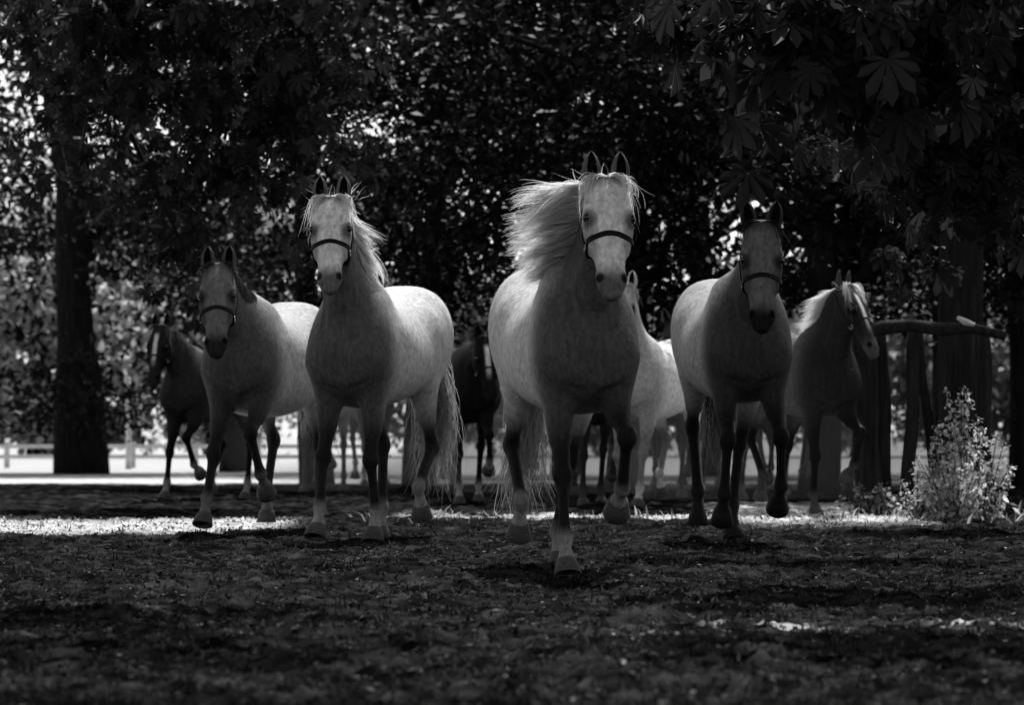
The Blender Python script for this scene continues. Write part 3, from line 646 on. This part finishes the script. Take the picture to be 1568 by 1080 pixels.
for k, (x_, y_, lab) in enumerate(((-11.5, 52, 'dark tree standing left of the ride beyond the picture edge'), (12.5, 50, 'dark tree standing right of the ride beyond the picture edge'))):
    r_c = src_[k].copy(); C.objects.link(r_c); r_c.location = (x_, y_, 0); r_c['label'] = lab
    for ch in src_[k].children:
        c_ = ch.copy(); C.objects.link(c_); c_.parent = r_c
tree((X(118, 74), 74, 0), 'old_oak_tree', 'thick dark trunk in front of the bright pasture at the far left', 13, .42, (0, 0, 6.6), (4.2, 3.4, 5.8), 15000, .20, 21, (.006, .02), 60, group='trees along the pasture', csz=1.3, zmin=.5, lowbias=.8, gaps=[gap(180, 420, 74, 1.1), gap(120, 330, 74, .8), gap(210, 520, 74, 1), gap(60, 480, 74, 1.2)])
for k, (px, D, lab) in enumerate(((362, 78, 'dark tree shading the pasture beyond the left horses'), (860, 72, 'shaded tree seen between the two front horses'), (1080, 70, 'shaded tree far behind the rightmost group of horses'), (1450, 74, 'shaded tree far behind the big trunk on the right'))):
    tree((X(px, D), D, 0), 'far_tree', lab, 13, .24, (0, 0, 7.8), (5.4, 4, 5.6), 19000, .22, 31+k, (.006, .022), 48, group='trees along the pasture', csz=1.15, zmin=2.7 if px > 500 else 2.9, gaps=[gap(g_, h_, D, .85) for g_, h_ in ((700, 330), (640, 370), (780, 340), (720, 420), (240, 440), (790, 180), (600, 90), (1450, 440), (1370, 460))])
# sunlit trees across the pasture, their sunlight painted as paler leaf tones
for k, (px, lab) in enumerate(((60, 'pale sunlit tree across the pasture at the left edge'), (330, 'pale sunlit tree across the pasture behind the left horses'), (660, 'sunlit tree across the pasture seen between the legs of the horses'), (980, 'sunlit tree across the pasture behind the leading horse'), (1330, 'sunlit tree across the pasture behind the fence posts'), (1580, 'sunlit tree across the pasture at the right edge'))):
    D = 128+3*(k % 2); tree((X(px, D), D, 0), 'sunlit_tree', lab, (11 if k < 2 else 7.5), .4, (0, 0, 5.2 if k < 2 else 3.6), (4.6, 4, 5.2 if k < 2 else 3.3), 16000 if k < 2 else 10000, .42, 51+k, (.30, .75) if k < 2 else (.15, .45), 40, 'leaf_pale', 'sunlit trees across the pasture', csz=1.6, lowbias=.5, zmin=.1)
# trees flanking the viewer, trunks outside the picture, boughs reaching in, unseen leaf boxes added for shade
def side_tree(loc, label, seed, boughs, shade_boxes, group="chestnut trees arching over the ride"):
    r_ = np.random.default_rng(seed); root = empty('horse_chestnut_tree', loc, label, 'tree', group); L = np.array(loc); mb = MB()
    pts = [np.array([.1*math.sin(u*4), .08*u, 8*u-.1*(u == 0)]) for u in np.linspace(0, 1, 9)]; mb.add(*tube(pts, [.42*(1.5 if u == 0 else 1-.6*u) for u in np.linspace(0, 1, 9)], 14, .14, seed=seed))
    PP, DR = [], []
    for (p0, p1, p2, dens, spread, ls) in boughs:
        a, b, c = (np.array(q)-L for q in (p0, p1, p2)); q = [(1-s)**2*a+2*s*(1-s)*b+s*s*c for s in np.linspace(0, 1, 12)]
        mb.add(*tube(q, [.045*(1-.85*s)+.004 for s in np.linspace(0, 1, 12)], 7, .2, seed=seed))
        st = np.array([0, 0, 5.2]) if a[2] > 2 else np.array([0, 0, 3.]); mb.add(*tube([st, (st+a)/2+np.array([0, 0, .5]), a], [.12, .08, .05], 8))
        for j in range(dens):
            s = .08+.92*r_.random(); o = (1-s)**2*a+2*s*(1-s)*b+s*s*c; d = r_.normal(size=3)*np.array([1, 1, .55]); d[2] -= .35; d = d/np.linalg.norm(d)*spread*(.3+.9*r_.random()); e = o+d
            tw = [o, o+d*.5+np.array([0, 0, .03]), e]; mb.add(*tube(tw, [.010, .006, .003], 4)); m_ = 5
            PP.append(e+r_.normal(size=(m_, 3))*.09); DR.append(ls*(.6+.8*r_.random(m_)))
    P = np.concatenate(PP); S = np.concatenate(DR); V, F, T = leaf_arrays(P, S, .012+.04*r_.random(len(P))**2, PALM, r_, droop=1.15+.6*r_.normal(size=len(P)))
    vs_, fs_, ts_ = [V], [F], [T]; off = len(V)
    cot = 1/math.tan(SUN_EL)
    for (lo, hi, n) in shade_boxes:  # unseen overhead leaf mass added to shade the near ground
        cc = np.array(lo)+(np.array(hi)-np.array(lo))*r_.random((max(6, n//160), 3)); k = r_.integers(0, len(cc), n); P = cc[k]+r_.normal(size=(n, 3))*.45; gy = P[:, 1]-P[:, 2]*cot*math.cos(SUN_AZ); gx = P[:, 0]-P[:, 2]*cot*math.sin(SUN_AZ)
        op = ((np.abs(gy-14.35-.12*gx) < .42) & (gx > .3)) | ((np.abs(gy-15.0) < .22) & (gx > -1.2)) | ((np.abs(gy-16.4) < .16) & (gx < 1)); P = P[~op | (r_.random(n) < .06)]-L; n = len(P)  # openings cut so that sun falls in patches on the foreground
        for c_ in cc[:14]:
            mb.add(*tube([np.array([0, 0, 6.]), (np.array([0, 0, 6.])+c_-L)/2+np.array([0, 0, .6]), c_-L], [.1, .06, .02], 6))
        V, F, T = leaf_arrays(P, .30*(.6+.7*r_.random(n)), .03+.03*r_.random(n), LEAF1, r_); vs_.append(V); fs_.append(F+off); ts_.append(T); off += len(V)
    mb.build('trunk', M['bark'], root, True)
    mesh_np('crown', np.concatenate(vs_), np.concatenate(fs_), M['leaf_dark'], root, False, {'tone': np.concatenate(ts_)})
def pt(px, py, D): return (X(px, D), D, Zh(py, D))
side_tree((-7.6, 33, 0), 'tree at the left whose thin dark boughs hang into the top left', 61,
    [(pt(60, -60, 38.5), pt(150, 90, 38.5), pt(300, 420, 38.0), 60, .55, .15), (pt(20, -20, 39.5), pt(90, 200, 39.5), pt(110, 300, 38.5), 20, .4, .13), (pt(200, -80, 37.5), pt(330, 60, 37.5), pt(480, 240, 38.0), 110, .65, .16),
     (pt(260, -120, 36.5), pt(420, 0, 37.0), pt(540, 130, 37.5), 80, .65, .16), (pt(100, -100, 37.5), pt(250, 150, 37.5), pt(400, 300, 38.5), 100, .65, .16)],
    [((-7.5, 11, 5.2), (-.2, 19.5, 8.5), 5200), ((-7.5, 19, 5.6), (-2.6, 24, 8.5), 1800)])
side_tree((7.0, 20, 0), 'tree at the right whose broad palmate leaves hang into the top right', 62,
    [(pt(1620, -100, 19), pt(1400, -30, 19), pt(1110, 50, 18.5), 75, .34, .17), (pt(1620, 20, 20), pt(1450, 90, 20), pt(1250, 110, 19.5), 55, .36, .17), (pt(1640, 60, 30), pt(1500, 130, 30), pt(1330, 240, 30), 100, .55, .17),
     (pt(1650, 160, 30), pt(1530, 250, 30), pt(1400, 320, 30), 50, .5, .17), (pt(1560, -140, 24), pt(1300, -80, 24), pt(1010, 20, 24.5), 80, .42, .16)],
    [((.2, 11, 5.2), (7.5, 19.5, 8.5), 5200), ((3.2, 19, 5.6), (7.5, 24, 8.5), 1800)])

# ------------------------------------------------------------------ trunk, rustic fence, bush at the right
o = empty('big_tree', (X(1466, 38), 38, 0), 'big straight dark trunk behind the rustic fence at the right', 'tree'); mb = MB(); r_ = np.random.default_rng(4)
pts = [np.array([.05*math.sin(u*3), 0, 9*u]) for u in np.linspace(0, 1, 10)]; mb.add(*tube(pts, [.30 if u == 0 else .22-.06*u for u in np.linspace(0, 1, 10)], 16, .12, seed=3))
for a, b in (((-.0, 0, 3.2), (-1.9, .3, 4.4)), ((0, 0, 4.), (1.6, -.3, 5.2)), ((0, 0, 2.9), (1.0, -.2, 3.8)), ((0, 0, 5), (-1.2, .6, 6.5))):
    a, b = np.array(a), np.array(b); mb.add(*tube([a, (a+b)/2+np.array([0, 0, .3]), b], [.09, .06, .03], 8, .1))
mb.build('trunk', M['bark'], o, True)
P, cc = crown_points(15000, (0, 3.0, 5.6), (3, 2.6, 3.0), 40, r_, .1, .8, [gap(1370, 450, 38, .35), gap(1500, 440, 38, .4)]); P = P[P[:, 2] > 2.0+.5*r_.random(len(P))]
V, F, T = leaf_arrays(P, .14*(.6+.7*r_.random(len(P))), .006+.012*r_.random(len(P)), LEAF1, r_); V[:, 0] += 0; mesh_np('crown', V, F, M['leaf_dark'], o, False, {'tone': T})
FD = 35.5
def slab(pxt, pyt, pxb, pyb, w, label, seed, D=FD, th=.07):
    a = np.array(pt(pxb, pyb, D)); b = np.array(pt(pxt, pyt, D)); a[2] = -.1; mb = MB(); q = [a+(b-a)*u+np.array([.012*math.sin(u*9+seed), 0, 0]) for u in np.linspace(0, 1, 8)]
    mb.add(*tube(q, [w*(1.05-.12*u) for u in np.linspace(0, 1, 8)], 9, .22, .55, seed)); o = mb.build('fence_post', M['oldwood'], None, True)
    # origin at the foot
    return tag(o, label, 'fence post', 'rough split posts of the rustic fence')
for k, a in enumerate(((1322, 508, 1330, 780, .12, 'broad split post under the left end of the log rail'), (1348, 505, 1356, 790, .07, 'split post right of the broad one, edge to edge with it'), (1402, 497, 1388, 780, .06, 'post leaning right beside the pale gap of the rustic fence'),
        (1405, 500, 1438, 770, .045, 'thin post crossing the leaning one and falling to the right'), (1446, 505, 1440, 770, .07, 'dark post in front of the big trunk at the right'), (1475, 512, 1480, 770, .09, 'post under the pale broken end of the log rail'), (1506, 505, 1512, 770, .06, 'last post of the rustic fence at the right edge'))):
    slab(a[0], a[1], a[2], a[3], a[4], a[5], k+1, FD+.12*(k % 2))
mb = MB(); q = [np.array(pt(px, py, FD-.25)) for px, py in ((1312, 514), (1350, 502), (1395, 498), (1440, 505), (1490, 503), (1540, 514))]; mb.add(*tube(q, [.045, .06, .05, .062, .045, .04], 10, .35, seed=5)); tag(mb.build('fence_rail', M['oldwood'], None, True), 'rough log laid along the top of the rustic fence', 'fence rail')
mb = MB(); q = [np.array(pt(px, py, FD-.4)) for px, py in ((1466, 486), (1478, 492), (1492, 498))]; mb.add(*tube(q, [.014, .030, .016], 9, .5, seed=6)); tag(mb.build('peeled_branch', mat('peeled', .6, .8, noise=(20,), contrast=.2), None, True), 'pale peeled branch stub lying on the log rail', 'branch')
def plant(px, py0, D, hgt, n, label, seed, tone, spread=.35, ls=.075):
    r_ = np.random.default_rng(seed); o = empty('bush', (X(px, D), D, 0), label, 'bush', 'weedy bushes at the foot of the fence'); mb = MB(); PP, SS = [], []
    for k in range(n):
        a = r_.random()*6.28; hh = hgt*(.45+.55*r_.random()) if k else hgt; tip = np.array([math.cos(a)*spread*(.3+r_.random()*.8)*(0 if k == 0 else 1), math.sin(a)*spread*.7*(0 if k == 0 else 1), hh]); b0 = np.array([tip[0]*.3, tip[1]*.3, -.02])
        q = [(1-s)*b0+s*tip+np.array([0, 0, .12*math.sin(s*3.1)])*.5 for s in np.linspace(0, 1, 7)]; mb.add(*tube(q, [.007*(1-.7*s)+.001 for s in np.linspace(0, 1, 7)], 5))
        m_ = int(70*hh/hgt*1.1); s = r_.random(m_)**.8; p_ = b0+(tip-b0)*s[:, None]; p_ = p_+r_.normal(size=(m_, 3))*.055*(1.25-s[:, None]); PP.append(p_); SS.append(ls*(1.15-.65*s)*(.6+.7*r_.random(m_)))
    P = np.concatenate(PP); S = np.concatenate(SS); mb.build('stem', M['bark'], o, True)
    V, F, T = leaf_arrays(P, S, tone[0]+(tone[1]-tone[0])*r_.random(len(P))**1.4, LEAF1, r_, droop=.2+.8*r_.normal(size=len(P))); mesh_np('foliage', V, F, M['leaf_pale'], o, False, {'tone': T}); return o
plant(1472, 0, 33.6, 1.12, 16, 'tall pale bush with a pointed spire in front of the fence', 1, (.22, .85), .22)
plant(1432, 0, 33.9, .82, 10, 'thin upright bush left of the tall pale one', 2, (.12, .6), .16)
plant(1500, 0, 33.2, .85, 16, 'leafy bush at the right edge of the picture', 3, (.15, .75), .3)
plant(1405, 0, 33.6, .42, 12, 'low weedy bush by the foot of the leaning post', 4, (.12, .6), .3)
plant(1462, 0, 32.6, .50, 20, 'low spreading bush in front of the tall pale one', 5, (.12, .7), .42)
plant(1350, 0, 34.6, .28, 8, 'small weed at the foot of the broad split post', 6, (.05, .3), .35)

# ------------------------------------------------------------------ low white fence and pale pole at the far left
D = 86; r0 = empty('white_fence', (X(300, D), D, 0), 'low white rail fence on the pasture behind the left horses', 'fence')
for k in range(7):
    mb = MB(); mb.add(*box((k-3)*1.35, 0, .26, .11, .09, .56)); mb.build('post', M['whitepaint'], r0)
for z in (.44, .22):
    mb = MB(); mb.add(*box(0, -.065, z, 8.4, .03, .085)); mb.build('rail', M['whitepaint'], r0)
mb = MB(); mb.add(*tube([(X(197, 84), 84, -.1), (X(197, 84), 84, 1.3), (X(196, 84), 84, 1.9)], [.07, .06, .05], 10, .06)); tag(mb.build('birch_trunk', M['whitepaint'], None, True), 'pale slim birch trunk right of the thick dark trunk', 'tree')

# ------------------------------------------------------------------ grass and litter
def blades(n, region, hgt, tone, name, label, seed, maskf=None, w=.006):
    r_ = np.random.default_rng(seed); y = region[2]*np.exp(r_.random(n)*math.log(region[3]/region[2])); x = region[0]+(region[1]-region[0])*r_.random(n)
    if region[4]: x = (x)*(y*.145+.4)
    if maskf is not None: m_ = maskf(x, y) > r_.random(n); x, y = x[m_], y[m_]
    n = len(x); b = np.stack([x, y, ground_z(x, y)+.006], 1); d = r_.normal(size=(n, 3))*.45; d[:, 2] = 1; h_ = hgt*(.4+.9*r_.random(n)); W = r_.normal(size=(n, 3)); W[:, 2] = 0; W /= np.linalg.norm(W, axis=1)[:, None]
    mid = b+d*(h_*.55)[:, None]; tip = b+d*h_[:, None]+np.stack([d[:, 0], d[:, 1], -np.abs(d[:, 0])], 1)*(h_*.5)[:, None]; sc_ = (w*(.6+.8*r_.random(n))*(y/25)**.5)[:, None]
    V = np.stack([b-W*sc_, b+W*sc_, mid+W*sc_*.8, mid-W*sc_*.8, tip+W*sc_*.1, tip-W*sc_*.1], 1).reshape(-1, 3); i = np.arange(n)*6
    F = np.concatenate([np.stack([i, i+1, i+2, i+3], 1), np.stack([i+3, i+2, i+4, i+5], 1)]); T = np.repeat(tone[0]+(tone[1]-tone[0])*r_.random(n)**1.5, 6)
    tag(mesh_np(name, V, F, M['grass'], None, False, {'tone': T}), label, 'grass', kind='stuff')
blades(45000, (-1, 1, 9.5, 34, 1), .03, (.004, .05), 'short_grass', 'sparse short dark grass on the trodden soil', 71)
blades(48000, (-5.5, 5.5, 27.5, 37, 0), .024, (.45, .85), 'painted_sun_grass', 'grass strip across the ride with sunlight painted in pale', 72, pale_at)  # pale blades carry the painted sunlight of the strips
blades(500, (-1, 1, 31.5, 35, 1), .11, (.2, .55), 'tall_grass', 'taller pale tufts along the edge of the ride', 73, lambda x, y: np.where((x > -1.2) & (vn[3](x*2, y*2) > .55), 1., .02), .008)
r_ = np.random.default_rng(8); n = 60000; y = 9.5*np.exp(r_.random(n)*math.log(31/9.5)); x = (2*r_.random(n)-1)*(y*.145+.4)
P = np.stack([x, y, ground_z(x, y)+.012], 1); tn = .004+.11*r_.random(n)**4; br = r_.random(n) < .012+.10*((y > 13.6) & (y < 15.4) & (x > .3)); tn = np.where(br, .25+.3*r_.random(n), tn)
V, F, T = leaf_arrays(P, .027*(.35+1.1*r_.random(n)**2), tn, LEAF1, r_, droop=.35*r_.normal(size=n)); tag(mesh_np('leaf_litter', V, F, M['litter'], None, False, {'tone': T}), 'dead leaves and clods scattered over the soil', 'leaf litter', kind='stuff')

# ------------------------------------------------------------------ the herd
# leg entries: fetlock x, y, z and pastern angle (degrees, + = toe forward) in the horse's own frame
HERD = [
 dict(px=893, D=20.1, yaw=9, scale=1.06, res=.0085, fur=52000, seed=3, label='pale grey horse leading the herd, long white mane blown out sideways', poll=(.84, .03, 1.84), head=(24, -4, -3), headlen=.575,
    RF=(.64, -.13, .17, 25), LF=(.60, .15, .42, -55), RH=(-.45, -.16, .34, -30), LH=(-.80, .08, .185, 20),
    coat=.58, chest=.085, face=.80, points=.014, sock=.24, nose=.13, mane=.9, manestyle='blow', maneside=-1, manelen=.345, nmane=6500, wind=(-.10, -1, .02), manegrav=.75, halter=True,
    tail=(-.15, -.05, -1.1), earc=.11, foreout=.8, forelen=.13, noset=.60),
 dict(px=543, D=26.0, yaw=-15, scale=1.12, res=.009, fur=40000, seed=5, label='pale grey horse left of centre, white mane hanging on its neck', poll=(.74, -.03, 1.95), head=(24, 14, 3), headlen=.56, manelift=.5,
    RF=(.66, -.13, .17, 25), LF=(.44, .14, .18, 15), RH=(-.55, -.12, .17, 15), LH=(-.30, .18, .30, -25),
    coat=.58, chest=.10, face=.82, points=.018, sock=.26, nose=.15, mane=.9, manestyle='blow', wind=(-.85, .17, -.55), manegrav=.25, maneside=1, manelen=.34, nmane=5200, halter=True, tail=(-.2, .05, -1.1), earc=.11, forelen=.16),
 dict(px=376, D=28.2, yaw=-14, scale=1.10, res=.009, fur=40000, seed=6, label='round-bellied grey horse with shaded face left of the white-maned one', poll=(.80, -.05, 1.68), head=(28, 15, 5), belly=1.16, headlen=.62,  # the face is simply given a dark tone
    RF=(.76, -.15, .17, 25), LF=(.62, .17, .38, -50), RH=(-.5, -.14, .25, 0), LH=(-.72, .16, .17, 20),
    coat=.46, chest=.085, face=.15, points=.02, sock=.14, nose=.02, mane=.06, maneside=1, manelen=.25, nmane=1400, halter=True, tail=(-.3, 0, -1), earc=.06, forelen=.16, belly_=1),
 dict(px=1142, D=25.4, yaw=5, scale=1.12, res=.009, fur=40000, seed=7, label='dark-faced horse with pale flank right of the leading horse', poll=(.80, .03, 1.75), head=(17, -8, -3), lift=.02,
    RF=(.66, -.16, .26, -35), LF=(.60, .17, .30, -50), RH=(-.75, -.12, .25, 0), LH=(-.55, .06, .165, 15),
    coat=.36, chest=.05, face=.15, points=.01, sock=.02, nose=.012, mane=.02, maneside=1, manelen=.25, nmane=1200, halter=True, tail=(-.2, .1, -1), earc=.02, earout=.28, forelen=.10, darkhoof=True),
 dict(px=290, D=42, yaw=-22, scale=1.05, res=.012, seed=8, label='dark horse with a small blaze at the far left of the herd', poll=(.82, -.10, 1.72), head=(16, -2, 0),
    RF=(.62, -.14, .165, 20), LF=(.62, .16, .36, -60), RH=(-.4, -.14, .25, 0), LH=(-.6, .16, .17, 20),
    coat=.12, chest=.03, face=.018, points=.008, sock=.25, nose=.02, mane=.16, maneside=1, nmane=700, blaze=True, halter=True, earc=.03, strapw=.016),
 dict(px=1262, D=34.6, yaw=20, scale=1.08, res=.011, fur=14000, seed=9, label='dark horse with pale mane and blaze turning its head right', poll=(.78, .02, 1.80), head=(28, 26, -6),
    RF=(.50, -.14, .165, 15), LF=(.62, .16, .40, -55), RH=(-.5, -.14, .3, -20), LH=(-.8, .14, .17, 20),
    coat=.09, chest=.018, face=.03, points=.008, sock=.06, nose=.06, mane=.9, manestyle='blow', wind=(-.7, -.45, -.25), manegrav=.6, manelen=.27, maneside=-1, nmane=2600, blaze=True, halter=True, earc=.06, strapw=.014, forelen=.2),
 dict(px=722, D=40, yaw=4, scale=1.05, res=.012, seed=10, label='black horse with a white blaze between the two front greys', poll=(.84, .10, 1.56), head=(20, 10, 0),
    RF=(.60, -.13, .165, 15), LF=(.60, .16, .42, -60), RH=(-.5, -.14, .3, -20), LH=(-.8, .14, .17, 20),
    coat=.015, chest=.012, face=.012, points=.01, sock=.3, nose=.012, mane=.05, maneside=1, nmane=500, blaze=True, halter=True, earc=.012, strapw=.014),
 dict(px=976, D=37, yaw=-23, scale=1.06, res=.012, seed=12, label='nearly white horse half hidden behind the leading horse', poll=(.76, .02, 1.93), head=(22, 8, 0),
    RF=(.45, -.13, .18, 15), LF=(.66, .12, .165, 20), RH=(-.5, -.14, .3, -20), LH=(-.8, .14, .17, 20),
    coat=.9, chest=.40, face=.4, points=.2, sock=.5, nose=.06, mane=.6, maneside=1, nmane=700, earc=.5),
 dict(px=1030, D=43, yaw=0, scale=1.05, res=.014, seed=13, label='dim horse with pale ears looking out between the white and the dark-faced horse', poll=(.84, 0, 1.80), head=(18, 0, 0),
    RF=(.60, -.13, .165, 15), LF=(.60, .16, .40, -55), RH=(-.5, -.14, .3, -20), LH=(-.8, .14, .17, 20),
    coat=.06, chest=.05, face=.07, points=.012, sock=.05, nose=.03, mane=.03, nmane=400, halter=True, earc=.12, earout=.5, strapw=.014),
 dict(px=1212, D=45, yaw=6, scale=1.08, res=.014, seed=14, label='pale horse mostly hidden behind the dark-faced horse', poll=(.80, -.02, 1.80), head=(17, -8, -3),
    RF=(.60, -.13, .165, 15), LF=(.64, .12, .36, -60), RH=(-.5, -.14, .3, -20), LH=(-.8, .14, .17, 20),
    coat=.6, chest=.3, face=.6, points=.06, sock=.08, nose=.1, mane=.6, nmane=500, earc=.11, halter=True, strapw=.014),
 dict(px=487, D=48, yaw=-5, scale=1.05, res=.014, seed=15, label='light horse seen in the narrow gap between the two left greys', poll=(.84, -.06, 1.68), head=(20, 0, 0),
    RF=(.60, -.13, .165, 15), LF=(.60, .16, .42, -60), RH=(-.5, -.14, .3, -20), LH=(-.8, .14, .17, 20),
    coat=.6, chest=.5, face=.2, points=.06, sock=.06, nose=.06, mane=.2, nmane=400, earc=.2),
 dict(px=572, D=53, yaw=8, scale=1.04, res=.014, seed=16, label='dark horse far back, only its legs showing under the white-maned grey', poll=(.84, 0, 1.62), head=(24, 0, 0),
    RF=(.50, -.13, .18, 15), LF=(.66, .12, .165, 20), RH=(-.5, -.14, .3, -20), LH=(-.8, .14, .17, 20),
    coat=.05, chest=.04, face=.05, points=.012, sock=.3, nose=.03, mane=.03, nmane=300, earc=.05),
 dict(px=915, D=38.5, yaw=4, scale=1.02, res=.014, seed=17, label='dark horse hidden behind the leader, only its legs showing', poll=(.90, 0, 1.55), head=(24, 0, 0),
    RF=(.64, -.16, .165, 15), LF=(.56, .14, .40, -60), RH=(-.5, -.14, .3, -20), LH=(-.8, .14, .17, 20),
    coat=.04, chest=.03, face=.04, points=.02, sock=.05, nose=.03, mane=.03, nmane=300, earc=.05),
 dict(px=800, D=50, yaw=-6, scale=1.02, res=.014, seed=18, label='light-legged horse far back beside the black horse', poll=(.90, 0, 1.55), head=(24, 0, 0),
    RF=(.64, -.13, .165, 15), LF=(.56, .14, .40, -60), RH=(-.5, -.14, .3, -20), LH=(-.8, .14, .17, 20),
    coat=.15, chest=.10, face=.1, points=.2, sock=.4, nose=.03, mane=.05, nmane=300, earc=.05),
 dict(px=1082, D=47, yaw=6, scale=1.02, res=.014, seed=19, label='dark horse far back, its legs showing left of the dark-faced horse', poll=(.90, 0, 1.50), head=(24, 0, 0),
    RF=(.50, -.13, .18, 15), LF=(.62, .14, .165, 10), RH=(-.5, -.14, .3, -20), LH=(-.8, .14, .17, 20),
    coat=.05, chest=.04, face=.05, points=.012, sock=.08, nose=.03, mane=.03, nmane=300, earc=.05),
 dict(px=662, D=45, yaw=-4, scale=1.03, res=.014, seed=20, label='dark horse deep in the herd left of the black horse', poll=(.88, .05, 1.62), head=(30, 8, 0),
    RF=(.62, -.13, .165, 20), LF=(.58, .14, .36, -55), RH=(-.5, -.14, .3, -20), LH=(-.8, .14, .17, 20),
    coat=.04, chest=.03, face=.04, points=.012, sock=.06, nose=.02, mane=.03, nmane=300, earc=.03),
 dict(px=1150, D=42, yaw=8, scale=1.03, res=.014, seed=21, label='dark horse deep in the herd straight behind the dark-faced horse', poll=(.88, .05, 1.55), head=(26, 0, 0),
    RF=(.52, -.13, .175, 10), LF=(.62, .16, .34, -55), RH=(-.5, -.14, .3, -20), LH=(-.8, .14, .17, 20),
    coat=.04, chest=.03, face=.04, points=.012, sock=.10, nose=.02, mane=.03, nmane=300, earc=.03),
]
for p in HERD: make_horse(p)

# ------------------------------------------------------------------ dust raised by the hooves
db = MB()
for k, (px, D, rx, rz) in enumerate(((505, 45.5, 1.15, .75), (640, 49.5, 1.3, .85), (770, 44.5, 1.0, .7), (1075, 40, 1.0, .65), (1225, 40.5, 1.1, .7), (905, 44, .9, .6))):
    ev, ef = sphere((0, 0, 0), 1, 20, 12); rd = np.random.default_rng(k); ev = np.array(ev)*np.array([rx, 1.7, rz])*(1+.10*np.sin(np.array(ev)*3+rd.random(3)*6)); ev[:, 0] += X(px, D); ev[:, 1] += D; ev[:, 2] += rz*.75; ev[:, 2] = np.maximum(ev[:, 2], .06)
    db.add(ev, ef)
do = db.build('dust', bpy.data.materials.new('dust'), None, True); tag(do, 'thin backlit dust drifting at hoof height behind the front horses', kind='stuff'); dm_ = do.data.materials[0]; dm_.use_nodes = True; t_ = dm_.node_tree
t_.nodes.remove(t_.nodes['Principled BSDF']); pvn = t_.nodes.new('ShaderNodeVolumePrincipled'); pvn.inputs['Color'].default_value = (.9, .9, .9, 1); pvn.inputs['Density'].default_value = .024; pvn.inputs['Anisotropy'].default_value = .3
t_.links.new(pvn.outputs[0], t_.nodes['Material Output'].inputs['Volume'])
